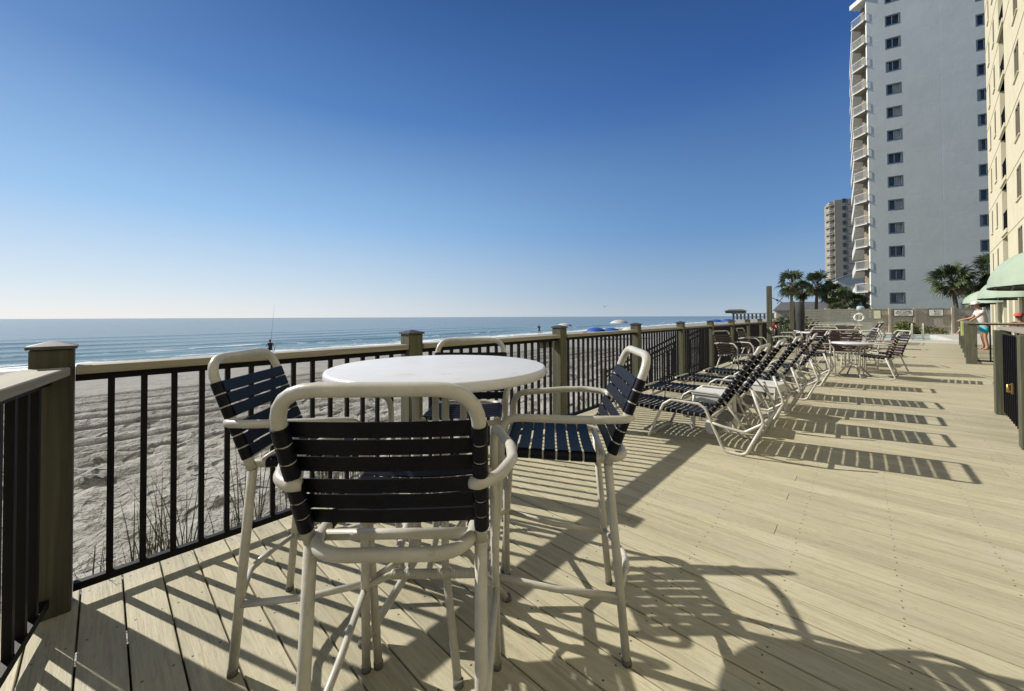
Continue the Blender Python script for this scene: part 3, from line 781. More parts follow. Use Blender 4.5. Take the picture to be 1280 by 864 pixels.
# ------------------------------------------------------------------ right-hand railings
def right_rails():
    posts = [((2.16,15.7),'wide square post at the near end of the far right railing'),((2.42,17.9),'second post of the far right railing'),
             ((2.68,20.2),'third post of the far right railing, a towel strip beside it'),((2.95,22.7),'fourth post of the far right railing, next to the man in the white shirt'),((3.25,25.4),'last post of the far right railing toward the pool')]
    d = (Vector((3.25,25.4))-Vector((2.16,15.7))).normalized(); rz = math.atan2(d.y,d.x)-math.pi/2
    for (p, l) in posts:
        r = thing('railing_post', l, 'post', (p[0],p[1],0), rz, 'square timber posts of the right railings')
        b = MB(); b.bbox((0,0,.53), (.20,.14,1.06), .006); b.build('post', M['post'], r)
    b = thing('metal_railing', 'dark topped railing run of the far right side, leading to the pool', 'railing', (2.16,15.7,0), rz, 'railing panels of the right side')
    L = (Vector((3.25,25.4))-Vector((2.16,15.7))).length
    m = MB(); m.bbox((0,L/2,1.08), (.15,L+.2,.035), .004); m.build('cap_rail', M['beam'], b)
    m = MB(); m.box((.03,L/2,1.04), (.03,L,.03)); m.box((.03,L/2,.10), (.03,L,.03)); m.build('bar', M['black'], b)
    for k in range(int(L/.125)):
        y = .1+k*.125
        if min(abs(y-v) for v in (0,2.2,4.5,7.05,9.76)) < .1: continue
        m = MB(); m.box((.03,y,.57), (.02,.02,.92)); m.build('baluster', M['black'], b)
    # cross run at the near end
    b = thing('metal_railing', 'short railing with few bars joining the far right railing to the near posts', 'railing', (2.26,15.72,0), R(-2), 'railing panels of the right side')
    m = MB(); m.bbox((1.6,0,1.08), (3.2,.13,.035), .004); m.build('cap_rail', M['capx'], b)
    m = MB(); m.box((1.6,0,1.045), (3.2,.03,.03)); m.box((1.6,0,.09), (3.2,.03,.04)); m.build('bar', M['black'], b)
    for k in range(14):
        m = MB(); m.box((.22+.22*k,0,.56), (.028,.028,.92)); m.build('baluster', M['black'], b)
    # near structure at the right picture edge
    p1, p2 = Vector((1.20,6.08)), Vector((1.36,8.0)); d2 = (p2-p1).normalized(); rz2 = math.atan2(d2.y,d2.x)-math.pi/2
    for p, l, h in ((p1,'thick green grey post at the right picture edge, nearest of the right railing',1.10),(p2,'thick green grey post just behind the nearest right edge post',1.10)):
        r = thing('railing_post', l, 'post', (p.x,p.y,0), rz2, 'square timber posts of the right railings')
        m = MB(); m.bbox((0,0,h/2), (.14,.16,h), .006); pp = m.build('post', M['post'], r)
    g = thing('metal_railing', 'dark slatted gate panel between the two thick posts at the right picture edge', 'railing', (p1.x,p1.y,0), rz2, 'railing panels of the right side')
    m = MB(); m.bbox((.06,.96,1.125), (.16,2.3,.04), .004); m.build('cap_rail', M['cap'], g)
    m = MB(); m.box((.03,.96,.55), (.03,1.72,.96)); m.build('panel', M['screen'], g)
    for k in range(12):
        m = MB(); m.box((.0,.16+.145*k,.55), (.022,.022,1.0)); m.build('baluster', M['black'], g)
    m = MB(); m.tube([(-.03,.95,.50),(-.05,.95,.50),(-.05,.95,.42),(-.03,.95,.42)], .012, 8); m.box((-.02,.95,.46), (.012,.05,.12)); m.build('latch', simple('brass', (.45,.30,.10), .4, metal=.8), g)
    g = thing('metal_railing', 'pale capped timber rail leaving the picture at the right edge above the thick posts', 'railing', (1.27,6.08,0), R(-6), 'railing panels of the right side')
    m = MB(); m.bbox((1.1,0,1.10), (2.2,.16,.04), .004); m.build('cap_rail', M['capx'], g)
    m = MB(); m.bbox((1.1,-.0,1.0), (2.2,.05,.15), .004); m.build('side_board', M['cap'], g)
    m = MB(); m.box((1.1,0,.09), (2.2,.03,.04)); m.build('bar', M['black'], g)
    for k in range(18):
        m = MB(); m.box((.12+.12*k,0,.52), (.022,.022,.84)); m.build('baluster', M['black'], g)
    m = MB(); cl = simple('towel_yellow', (.62,.70,.25), .9)
    m.box((2.52,19.3,.86), (.16,.02,.48), R(10)); o = m.build('towel', cl); tag(o, 'narrow lime yellow towel hanging over the far right railing', 'towel')
right_rails()

# ------------------------------------------------------------------ cream building
CB0 = Vector((5.05,26.7)); CD = Vector((.0924,.9957)); CR = math.atan2(CD.y, CD.x)
m, nt, p = newmat('cream_stucco'); v = coord(nt)
M['cream'] = m; c_ = ramp(nt, nz(nt, v, 1.2, 5), [(.3,(.50,.455,.32)),(.7,(.57,.525,.385))]); nt.links.new(c_, p.inputs['Base Color'])
p.inputs['Roughness'].default_value = .9; bump(nt, p, nz(nt, v, 40, 3), .25, .01)
M['glass'] = simple('window_glass', (.035,.042,.05), .08, .3, 1.5, spec=.7)
M['curtain'] = simple('curtain', (.38,.39,.38), .8, .15, 6)
M['wframe'] = simple('window_frame_grey', (.13,.17,.19), .6)
M['wwhite'] = simple('white_paint', (.50,.50,.485), .6, .06, 3)
M['brown'] = simple('balcony_brown', (.19,.165,.12), .9, .1, 2)
def cream_building():
    """local x along the facade (s), local y into the building"""
    t = thing('apartment_building', 'cream stucco apartment building at the right picture edge with balconies and green awnings', 'building', (CB0.x,CB0.y,0), CR)
    S0, S1, FH, Z0, NF = -46., 12.0, 2.6, 2.9, 10
    top = Z0+FH*NF+1.2
    # facade openings per floor: (s0,s1,dz0,dz1,kind)
    cols = []
    for base in (0, -13, -26, -39):
        cols += [(9.75+base,10.35+base,.75,2.15,'w'),(7.25+base,7.95+base,.75,2.15,'w'),(3.45+base,5.35+base,.05,2.38,'b'),(-.95+base,.30+base,.75,2.15,'w')]
    cols = [c for c in cols if c[0] > S0+.5]; cols.sort()
    wall = MB()
    def q(x0,x1,z0,z1): # local -y faces... facade faces local +y (toward -X world)
        wall.box(((x0+x1)/2,-.15,(z0+z1)/2), (x1-x0,.30,z1-z0))
    for k in range(NF):
        zf = Z0+FH*k; x = S0
        q(S0,S1,zf-.22,zf+.05) if k else q(S0,S1,zf-.35,zf+.05)
        for (a,b_,c,d,kd) in cols:
            q(x,a,zf+.05,zf+FH-.22)
            if c > .06: q(a,b_,zf+.05,zf+c)
            q(a,b_,zf+d,zf+FH-.22); x = b_
        q(x,S1,zf+.05,zf+FH-.22)
    q(S0,S1,Z0+FH*NF-.22,top)
    # ground floor piers
    for i in range(-23,7):
        q(i*2.0-.35,i*2.0+.35,0,Z0-.35)
    wall.box(((S0+S1)/2,-9,top/2), (S1-S0,.3,top)); wall.box((S0+.15,-4.6,top/2), (.3,8.5,top)); wall.box((S1-.15,-4.6,top/2), (.298,8.5,top))
    w = wall.build('wall', M['cream'], t)
    g = MB(); g.box(((S0+S1)/2,-2.2,1.25), (S1-S0-.8,.1,2.5)); g.build('ground_floor_glazing', M['glass'], t)
    g = MB(); g.box(((S0+S1)/2,-4.6,top+.1), (S1-S0+.3,9.3,.2)); g.build('roof', M['concrete'], t)
    g = MB()
    for k in range(NF): g.box(((S0+S1)/2,.006,Z0+FH*k-.24), (S1-S0,.012,.028))
    g.build('band_course', simple('cream_shadow_joint', (.33,.29,.20), .9), t)
    for k in range(NF):
        zf = Z0+FH*k
        for (a,b_,c,d,kd) in cols:
            if b_ < -14: continue
            if kd == 'w':
                f = MB(); f.box(((a+b_)/2,-.055,zf+(c+d)/2), (b_-a,.02,d-c)); wo = f.build('window', M['glass'], t)
                f = MB()
                f.box(((a+b_)/2,-.03,zf+c+.03),(b_-a,.05,.06)); f.box(((a+b_)/2,-.03,zf+d-.03),(b_-a,.05,.06))
                f.box((a+.03,-.03,zf+(c+d)/2),(.06,.049,d-c-.12)); f.box((b_-.03,-.03,zf+(c+d)/2),(.06,.049,d-c-.12)); f.box(((a+b_)/2,-.03,zf+(c+d)/2),(.05,.048,d-c-.12))
                f.build('window_frame', M['brown'], wo)
                f = MB(); f.box(((a+b_)/2,.02,zf+c-.03),(b_-a+.16,.06,.05)); f.build('sill', M['cream'], wo)
            else:
                f = MB(); f.box(((a+b_)/2,-1.5,zf+1.2), (b_-a,.05,2.4)); 
                f.box((a-.02,-.8,zf+1.2),(.04,1.3,2.4)); f.box((b_+.02,-.8,zf+1.2),(.04,1.3,2.4)); lo = f.build('balcony_recess', M['cream'], t)
                f = MB(); f.box(((a+b_)/2,-.76,zf-.03), (b_-a,1.5,.14)); f.box(((a+b_)/2,.03,zf-.03),(b_-a+.3,.06,.20)); f.build('slab', M['cream'], lo)
                f = MB(); f.box(((a+b_)/2,-1.46,zf+1.05), (b_-a-.4,.03,2.0)); f.build('door', M['glass'], lo)
                f = MB(); f.box(((a+b_)/2,-.04,zf+1.05),(b_-a,.04,.04))
                n = 14
                for i in range(n+1): f.box((a+(b_-a)*(i+.5)/(n+1),-.04,zf+.54),(.018,.018,.98))
                f.build('balcony_railing', M['black'], lo)
    return t
cream_building()
m, nt, p = newmat('awning_green'); M['awn'] = m
c_ = ramp(nt, nz(nt, coord(nt), 2, 4), [(.3,(.27,.335,.255)),(.7,(.33,.395,.31))]); nt.links.new(c_, p.inputs['Base Color']); p.inputs['Roughness'].default_value = .8
def awning(s, w, dep, z0, h, label):
    q = CB0 + CD*s
    t = thing('dome_awning', label, 'awning', (q.x,q.y,0), CR, 'pale green dome awnings on the cream building')
    b = MB(); n, mm = 28, 8; vs = []
    for j in range(mm+1):
        e = math.pi/2*j/mm
        for i in range(n+1):
            a = math.pi*i/n
            k = 1 + .03*abs(math.sin(a*5))
            vs.append((math.cos(a)*w/2*math.cos(e)*k, math.sin(a)*dep*math.cos(e)*k+.01, z0+h*math.sin(e)))
    fs = []
    for j in range(mm):
        for i in range(n): fs.append((j*(n+1)+i, j*(n+1)+i+1, (j+1)*(n+1)+i+1, (j+1)*(n+1)+i))
    b.add(vs, fs, True)
    b.build('canopy', M['awn'], t)
    b = MB(); b.tube([(math.cos(math.pi*i/n)*w/2*1.01, math.sin(math.pi*i/n)*dep*1.01+.01, z0-.01) for i in range(n+1)], .022, 6); b.build('rim', M['black'], t)
    b = MB(); vs = []
    for i in range(1,6):
        a = math.pi*i/6; b.tube([(math.cos(a)*w/2*.97, math.sin(a)*dep*.97, z0), (math.cos(a)*w*.3, math.sin(a)*dep*.55, z0+h*.70), (0,.03,z0+h*.96)], .015, 5)
    b.build('rib', M['wwhite'], t)
awning(-6.4,4.6,1.25,2.2,1.25,'largest pale green dome awning, cut by the right picture edge')
awning(-1.3,3.8,1.2,1.98,1.0,'middle pale green dome awning over the terrace')
awning(7.2,3.4,1.3,1.95,.85,'smallest and farthest pale green dome awning, above the man in white')

# ------------------------------------------------------------------ grey tower
m, nt, p = newmat('tower_stucco'); v = coord(nt); M['tower'] = m
n1 = nz(nt, v, .35, 5, .6); n2 = nz(nt, coord(nt, (.25,.25,2.2)), 1.0, 4, .6)
c_ = ramp(nt, n1, [(.3,(.58,.605,.575)),(.7,(.65,.67,.635))]); c_ = mix(nt, mth(nt,'MULTIPLY',ramp(nt,n2,[(.5,(0,0,0)),(.8,(1,1,1))]),.2), c_, (.52,.55,.525))
nt.links.new(c_, p.inputs['Base Color']); p.inputs['Roughness'].default_value = .9
sz = N(nt, 'ShaderNodeSeparateXYZ'); nt.links.new(v, sz.inputs[0])
jt = mth(nt, 'MULTIPLY', mth(nt, 'LESS_THAN', mth(nt, 'ABSOLUTE', mth(nt, 'SUBTRACT', mth(nt, 'FRACT', mth(nt, 'DIVIDE', sz.outputs[2], 2.722)), .5)), .018), -.8)
jx = mth(nt, 'MULTIPLY', mth(nt, 'LESS_THAN', mth(nt, 'ABSOLUTE', mth(nt, 'SUBTRACT', mth(nt, 'FRACT', mth(nt, 'DIVIDE', sz.outputs[0], 4.1)), .5)), .012), -.5)
bump(nt, p, mth(nt,'ADD',mth(nt,'ADD',mth(nt,'ADD',jt,jx),mth(nt,'MULTIPLY',nz(nt, v, 1.6, 4, .5),.6)),mth(nt,'MULTIPLY',nz(nt, v, 9, 4),.25)), .3, .06)
def tower():
    a = R(13.5); t = thing('apartment_tower', 'tall blue grey apartment tower with small windows and white balconies on its left edge', 'building', (.95,62.0,0), a)
    H, FH, NF = 39.4, 2.75, 14
    # windows columns (x0,x1) on the south wall, row base heights
    rows = [2.75 + 2.722*k for k in range(14)]; WH = 1.12
    cols = [(1.70,2.86),(8.94,10.10)]
    w = MB()
    def q(x0,x1,z0,z1): w.box(((x0+x1)/2,.20,(z0+z1)/2), (x1-x0,.40,z1-z0))
    q(0,cols[0][0],0,H+.9); q(cols[0][1],cols[1][0],0,H+.9); q(cols[1][1],16,0,H+.9)
    for (x0,x1) in cols:
        z = 0
        for r in rows: q(x0,x1,z,r); z = r+WH
        q(x0,x1,z,H+.9)
    w.box((9.8,14.4,H/2), (12.3,.3,H)); w.box((15.8,7.3,H/2), (.38,13.8,H)); w.box((9.7,7.3,H-.2), (12.0,13.8,.2)); w.box((1.2,.42,H/2), (1.5,.03,H-.5))
    w.build('wall', M['tower'], t)
    for (x0,x1) in cols:
        for i, r in enumerate(rows):
            f = MB(); f.box(((x0+x1)/2,.26,r+WH/2),(x1-x0,.03,WH)); wo = f.build('window', M['glass'], t)
            f = MB(); fw = .10
            f.box(((x0+x1)/2,.035,r-.02),(x1-x0+.16,.09,.13)); f.box(((x0+x1)/2,.035,r+WH+.02),(x1-x0+.16,.09,.13))
            f.box((x0-.01,.036,r+WH/2),(.13,.09,WH-.09)); f.box((x1+.01,.036,r+WH/2),(.13,.09,WH-.09))
            f.build('window_frame', M['wframe'], wo)
            f = MB(); f.box(((x0+x1)/2,.20,r+WH/2),(.07,.06,WH)); f.build('mullion', M['wwhite'], wo)
            if random.random() < .75:
                f = MB(); sgn = random.choice((0,1)); xx = (x0+x1)/2
                aa, bb = (xx+.06,x1-.05) if sgn else ((x0+.05, xx-.3) if random.random()<.5 else (xx+.06,x1-.3)); 
                f.box(((aa+bb)/2,.235,r+WH/2),(bb-aa,.012,WH-.06)); f.build('curtain', M['curtain'], wo)
    # slanted balcony bay beside the corner; direction in local coordinates
    bd = Vector((-.715,.70)); rot = Matrix.Rotation(-a, 2); bd = (rot @ bd).normalized(); bn = Vector((-bd.y, bd.x))
    if bn.y > 0: bn = -bn
    L = 1.55; ang = math.atan2(bd.y, bd.x)
    for k in range(14):
        z = 1.4 + 2.722*k
        rr = MB(); c = bd*(L/2) - bn*.9
        rr.box((c.x,c.y,z+1.36), (L,.06,2.6), ang); lo = rr.build('balcony_back', M['brown'], t)
        s = MB(); c = bd*(L/2+.1) - bn*.35; s.box((c.x,c.y,z), (L+.1,1.3,.12), ang); s.build('slab', M['wwhite'], lo)
        s = MB(); c = bd*(L/2+.08) - bn*.38; s.box((c.x,c.y,z-.10), (L,1.2,.04), ang); s.build('ceiling', M['brown'], lo)
        g = MB(); c0 = bd*.06 + bn*.26; c1 = bd*(L+.1) + bn*.26
        g.beam((c0.x,c0.y,z+1.02),(c1.x,c1.y,z+1.02),.05,.05); g.beam((c0.x,c0.y,z+.15),(c1.x,c1.y,z+.15),.03,.03)
        for i in range(13):
            pt = c0.lerp(c1, i/12); g.box((pt.x,pt.y,z+.58), (.028,.028,.85))
        g.build('balcony_railing', M['wwhite'], lo)
    s = MB(); c = bd*(L/2+.1) - bn*.35; s.box((c.x,c.y,1.4+2.722*14+.1), (L+.2,1.4,.55), ang); s.build('roof_edge', M['wwhite'], t)
    # ocean side balconies running back along the shore
    e = bd*(L+.12); od = (rot @ Vector((-.035,.999))).normalized()
    oa = math.atan2(od.y, od.x); on = Vector((-od.y, od.x))
    for k in range(14):
        z = 1.4 + 2.722*k
        for j in range(4):
            st0 = e + od*(.1+3.3*j); L2 = 3.1; off = on*(-.35 + .25*(j % 2))
            s = MB(); c = st0 + od*L2/2 - on*.5 + off*0; s.box((c.x,c.y,z), (L2,1.2,.16), oa)
            sl = s.build('slab', M['wwhite'], t)
            g = MB(); c0 = st0 + on*.08; c1 = st0 + od*L2 + on*.08
            g.beam((c0.x,c0.y,z+1.0),(c1.x,c1.y,z+1.0),.06,.07)
            for i in range(9): pt = c0.lerp(c1, i/8); g.box((pt.x,pt.y,z+.55),(.05,.05,.9))
            g.build('balcony_railing', M['wwhite'], sl)
    s = MB(); c = e + od*6.7 - on*1.25; s.box((c.x,c.y,H/2), (13.0,.1,H), oa); s.build('ocean_wall', M['brown'], t)
tower()

def far_tower():
    t = thing('distant_tower', 'beige high-rise in the distance left of the grey tower, curved balconies on its left side', 'building', (-8.6,196,0), R(14))
    W, H, n, fh = 13.0, 47.0, 16, 2.9
    m = MB(); m.box((W/2+1.6,7,H/2), (W-3.2+3.2,14,H)); m.box((1.9,5,H/2),(3.4,8,H-.5))
    m.build('wall', simple('beige_stucco', (.27,.25,.21), .9, .08, .3), t)
    for k in range(n):
        z = 1.5+fh*k
        f = MB(); f.lathe([(.0001,0),(1.5,0),(1.5,.22),(.0001,.22)], (1.0,3.0,z), 18, sy=1.9); b_ = f.build('balcony', bpy.data.materials['beige_stucco'], t)
        f = MB(); f.tube([(1.0+1.5*math.cos(i*math.pi/8), 3.0+2.85*math.sin(i*math.pi/8), z+1.1) for i in range(16)], .06, 5, closed=True)
        for i in range(16): f.box((1.0+1.5*math.cos(i*math.pi/8), 3.0+2.85*math.sin(i*math.pi/8), z+.65), (.06,.06,.9))
        f.build('balcony_railing', M['wwhite'], b_)
        f = MB(); f.box((4.5,-.04,z+1.5),(1.1,.1,1.5)); f.box((4.5,-.10,z+1.5),(.08,.05,1.5)); f.build('window', M['glass'], t)
        f = MB(); f.box((W/2+3,-.03,z-.1),(W-3,.08,.08)); f.build('band_course', M['brown'], t)
far_tower()
def white_house():
    t = thing('beach_house', 'small white house with a sloping roof between the palms and the grey tower', 'building', (-3.9,118,0), R(14))
    m = MB(); w, d, h0, h1 = 6.5, 8, 9.8, 12.4
    m.add([(0,0,0),(w,0,0),(w,0,h1),(0,0,h0),(0,d,0),(w,d,0),(w,d,h1),(0,d,h0)], [(0,1,2,3),(5,4,7,6),(4,0,3,7),(1,5,6,2)])
    m.build('wall', M['wwhite'], t)
    m = MB(); m.add([(-.3,-.3,h0-.1),(w+.3,-.3,h1+.12),(w+.3,d+.3,h1+.12),(-.3,d+.3,h0-.1),(-.3,-.3,h0+.12),(w+.3,-.3,h1+.34),(w+.3,d+.3,h1+.34),(-.3,d+.3,h0+.12)],
        [(0,3,2,1),(4,5,6,7),(0,1,5,4),(1,2,6,5),(2,3,7,6),(3,0,4,7)]); m.build('roof', M['wframe'], t)
    for (x,z) in ((1.2,7.6),(3.4,7.6),(5.2,8.8),(1.2,4.4),(3.4,4.4),(5.2,5.4)):
        m = MB(); m.box((x,-.05,z),(1.0,.1,1.1)); o = m.build('window', M['glass'], t)
        m = MB(); m.box((x,-.12,z),(.09,.05,1.1)); m.box((x,-.12,z-.6),(1.2,.08,.1)); m.build('window_frame', M['wwhite'], o)
white_house()
def low_house():
    t = thing('low_building', 'low grey roofed building behind the palm trees at the far end of the deck', 'building', (-7.6,56,0), R(10))
    m = MB(); m.box((3.5,2,1.0),(7,4,2.0)); m.build('wall', M['fencewood'], t)
    m = MB(); m.add([(-.3,-.4,1.95),(7.3,-.4,1.95),(7.3,4.4,1.95),(-.3,4.4,1.95),(.6,2,3.0),(6.4,2,3.0)], [(0,3,2,1),(0,1,5,4),(1,2,5),(2,3,4,5),(3,0,4)])
    m.build('roof', simple('grey_shingle', (.10,.10,.11), .9, .2, 4), t)
low_house()

# ------------------------------------------------------------------ palms and shrubs
m, nt, p = newmat('palm_leaf'); M['palm'] = m
oi = nz(nt, coord(nt), 1.6, 3); c_ = ramp(nt, oi, [(.3,(.018,.032,.012)),(.55,(.045,.07,.022)),(.75,(.10,.115,.04))]); nt.links.new(c_, p.inputs['Base Color'])
p.inputs['Roughness'].default_value = .55
M['deadpalm'] = simple('dry_frond', (.20,.15,.085), .9, .3, 4)
M['trunk'] = simple('palm_trunk', (.10,.08,.06), .95, .35, 12, bs=.6, bsc=18)
def fan(b, o, d, size, rnd):
    d = d.normalized(); side = d.cross(Vector((0,0,1)))
    if side.length < .1: side = Vector((1,0,0))
    side.normalize(); side = Matrix.Rotation(rnd.uniform(-1.3,1.3), 3, d) @ side; up = side.cross(d)
    if up.z < 0: side, up = -side, -up
    L = size*rnd.uniform(.75,1.1); pe = o + d*L*.55 - Vector((0,0,.05*L))
    b.tube([o, o.lerp(pe,.5)+Vector((0,0,.04*L)), pe], .018, 4)
    n = 17
    for i in range(n):
        a = R(-105 + 210*i/(n-1)) + rnd.uniform(-.05,.05); dd = (d*math.cos(a) + side*math.sin(a)).normalized()
        l = L*.62*(.72+.28*math.cos(a))*rnd.uniform(.85,1.1); w = .034*size
        s2 = dd.cross(up).normalized()
        mid = pe + dd*l*.6 + up*.03*l; tip = pe + dd*l - Vector((0,0,l*rnd.uniform(.05,.35)))
        b.add([pe, mid + s2*w, tip, mid - s2*w, mid - up*.015], [(0,1,4),(1,2,4),(0,4,3),(4,2,3)])
def palm(loc, h, size, label, seed, lean=(0,0), nf=46):
    rnd = random.Random(seed)
    t = thing('palm_tree', label, 'palm tree', loc, 0, 'fan palms around the buildings')
    top = Vector((lean[0], lean[1], h))
    b = MB(); b.tube([(0,0,-.1),(lean[0]*.25,lean[1]*.25,h*.35),(lean[0]*.6,lean[1]*.6,h*.7),top], .15, 9, taper=.12, fil=.5)
    for k in range(14):
        a = rnd.uniform(0,6.28); z = h - rnd.uniform(0,.7); q = Vector((lean[0]*z/h+.13*math.cos(a), lean[1]*z/h+.13*math.sin(a), z)); b.tube([q, q+Vector((.12*math.cos(a),.12*math.sin(a),.14))], .03, 4)
    b.build('trunk', M['trunk'], t)
    b = MB()
    for i in range(nf):
        az = i*2.399 + rnd.uniform(-.2,.2); el = R(rnd.uniform(-62, 78)) if i > 6 else R(rnd.uniform(50,85))
        d = Vector((math.cos(az)*math.cos(el), math.sin(az)*math.cos(el), math.sin(el)))
        fan(b, top + d*.05, d, size, rnd)
    b.build('crown', M['palm'], t)
    b = MB()
    for i in range(7):
        az = rnd.uniform(0, 6.28); d = Vector((math.cos(az)*.45, math.sin(az)*.45, -1)); fan(b, top - Vector((0,0,.15)), d, size*.75, rnd)
    b.build('dead_fronds', M['deadpalm'], t)
    return t
# crowns with gaps
palm((5.75,46.2,0), 4.15, 1.42, 'fan palm with a curved trunk in front of the grey tower, behind the board fence', 3, (-.35,0), 46)
palm((7.75,46.8,0), 4.9, 1.4, 'fan palm half hidden by the cream building corner', 4, (.1,.2), 50)
palm((7.6,49.6,0), 3.0, 1.2, 'short fan palm between the curved palm and the cream building', 14, (-.3,.1))
palm((-5.15,47.0,0), 4.6, 1.35, 'leftmost fan palm of the cluster at the far end of the deck', 5, (.1,0), 36)
palm((-4.35,50.0,0), 4.0, 1.1, 'small fan palm just right of the leftmost palm in the far cluster', 6, (-.2,.1), 40)
palm((-3.35,48.5,0), 4.5, 1.4, 'tallest middle fan palm of the far cluster with an open crown', 7, (.25,0), 36)
palm((-2.15,49.5,0), 3.45, 1.3, 'fourth fan palm of the far cluster, lower than its neighbours', 8, (.2,0), 36)
palm((-1.2,47.0,0), 2.8, 1.2, 'low fan palm beside the tower balconies', 9, (0,0), 40)
palm((-.3,50.0,0), 2.5, 1.15, 'lowest fan palm of the far cluster, touching the tower corner', 10, (0,0), 36)
def shrub(loc, rx, rz_, label, seed, mat='palm', n=700, name='shrub', leaf=.11):
    rnd = random.Random(seed); t = thing(name, label, 'shrub', loc)
    b = MB()
    for i in range(n):
        a = rnd.uniform(0,6.28); e = math.acos(rnd.uniform(-.2,1)); rr = rnd.uniform(.45,1)**.6*(1+.25*noise.noise(Vector((a*1.3,e*2,seed))))
        q = Vector((math.cos(a)*math.sin(e)*rx*rr, math.sin(a)*math.sin(e)*rx*rr, rz_*(.15+.85*math.cos(e)*rr)))
        d = Vector((rnd.uniform(-1,1),rnd.uniform(-1,1),rnd.uniform(-.2,1))).normalized(); s = d.cross(Vector((rnd.uniform(-1,1),rnd.uniform(-1,1),rnd.uniform(-1,1)))).normalized()
        l = leaf*rnd.uniform(.6,1.3); b.add([q, q+d*l*.5+s*l*.25, q+d*l, q+d*l*.5-s*l*.25], [(0,1,2,3)])
    b.build('foliage', M[mat], t)
    b = MB()
    for k in range(6):
        a = rnd.uniform(0,6.28); b.tube([(0,0,0),(math.cos(a)*rx*.4,math.sin(a)*rx*.4,rz_*.7)], .02, 5, taper=.008)
    b.build('stem', M['trunk'], t)
m, nt, p = newmat('bush_leaf'); M['bush'] = m
c_ = ramp(nt, nz(nt, coord(nt), 5, 3), [(.3,(.05,.07,.02)),(.7,(.17,.18,.05))]); nt.links.new(c_, p.inputs['Base Color']); p.inputs['Roughness'].default_value = .6
shrub((2.3,37.2,0), .62, .85, 'bushy yellow green shrub in front of the fence signs beyond the pool', 1, 'bush', 900, leaf=.2)
shrub((-1.9,21.8,0), .75, 1.15, 'dark green shrub at the far end of the ocean railing', 2, 'palm', 1300, leaf=.14)
shrub((-2.9,24.5,0), .9, 1.25, 'larger dark green shrub behind the far dining tables', 3, 'palm', 1500, leaf=.14)
shrub((3.5,38.9,0), .8, .5, 'low brownish shrub at the foot of the fence', 4, 'bush', 700, leaf=.14)

# dune grass behind the near rail
m, nt, p = newmat('dune_grass_blade'); M['dgrass'] = m
c_ = ramp(nt, nz(nt, coord(nt), 7, 3), [(.35,(.05,.06,.025)),(.7,(.16,.14,.07))]); nt.links.new(c_, p.inputs['Base Color']); p.inputs['Roughness'].default_value = .7
def grass_clump(x, y, h, n, seed, label):
    rnd = random.Random(seed); t = MB(); z0 = sand_z(x,y)-.06
    for i in range(n):
        a = rnd.uniform(0,6.28); lean = rnd.uniform(.05,.42); hh = h*rnd.uniform(.5,1.05); w = rnd.uniform(.005,.009)
        bx, by = rnd.uniform(-.07,.07), rnd.uniform(-.07,.07); vs = []; K = 5
        sd = Vector((-math.sin(a), math.cos(a), 0))
        for k in range(K+1):
            q = k/K; pnt = Vector((bx+math.cos(a)*lean*hh*q*q, by+math.sin(a)*lean*hh*q*q, hh*q*(1-.12*q*lean*2)))
            ww = w*(1-q*.9); vs += [pnt+sd*ww, pnt-sd*ww]
        t.add(vs, [(2*k,2*k+1,2*k+3,2*k+2) for k in range(K)])
        if i % 5 == 0:   # seed head
            tip = Vector(vs[-1])
            for k in range(9):
                q = tip - Vector((0,0,.02*k)); a2 = rnd.uniform(0,6.28); d = Vector((math.cos(a2)*.02, math.sin(a2)*.02, .022)); t.add([q, q+d*.6+Vector((.003,0,0)), q+d, q+d*.6-Vector((.003,0,0))], [(0,1,2,3)])
    o = t.build('dune_grass', M['dgrass'], None, (x,y,z0)); tag(o, label, 'dune grass', 'clumps of dune grass below the near railing')
gl = [(-3.15,.02,.80,22),(-3.25,.36,.95,24),(-3.15,.62,.72,22),(-3.3,.95,.80,20),(-3.15,1.22,.95,40),(-3.2,1.60,.62,20),(-3.3,2.1,.80,24),(-3.6,.22,.80,16),(-3.15,.20,.70,30),(-3.45,.78,1.0,18),(-3.2,1.42,.85,30),(-3.1,3.0,.6,20),(-3.9,1.5,.9,22)]
gn = ['dune grass clump right beside the corner post, outside the railing','tall thin dune grass seen through the second gap of the near railing','dune grass clump seen through the middle of the first railing panel',
      'sparse dune grass left of the left bar stool','densest and greenest dune grass clump behind the left bar stool','small dune grass clump at the second railing post','dune grass clump behind the table legs, outside the rail','short dune grass standing slightly farther out on the sand near the corner','low bushy dune grass between the first two gaps of the near railing','single tall wispy dune grass standing behind the others in the middle of the first panel','broad dune grass just right of the densest clump','low dune grass seen under the table behind the second panel','dune grass growing farther out, behind the left bar stool seat']
for i, g_ in enumerate(gl): grass_clump(g_[0], g_[1], g_[2]*1.12, int(g_[3]*1.5), 40+i, gn[i])

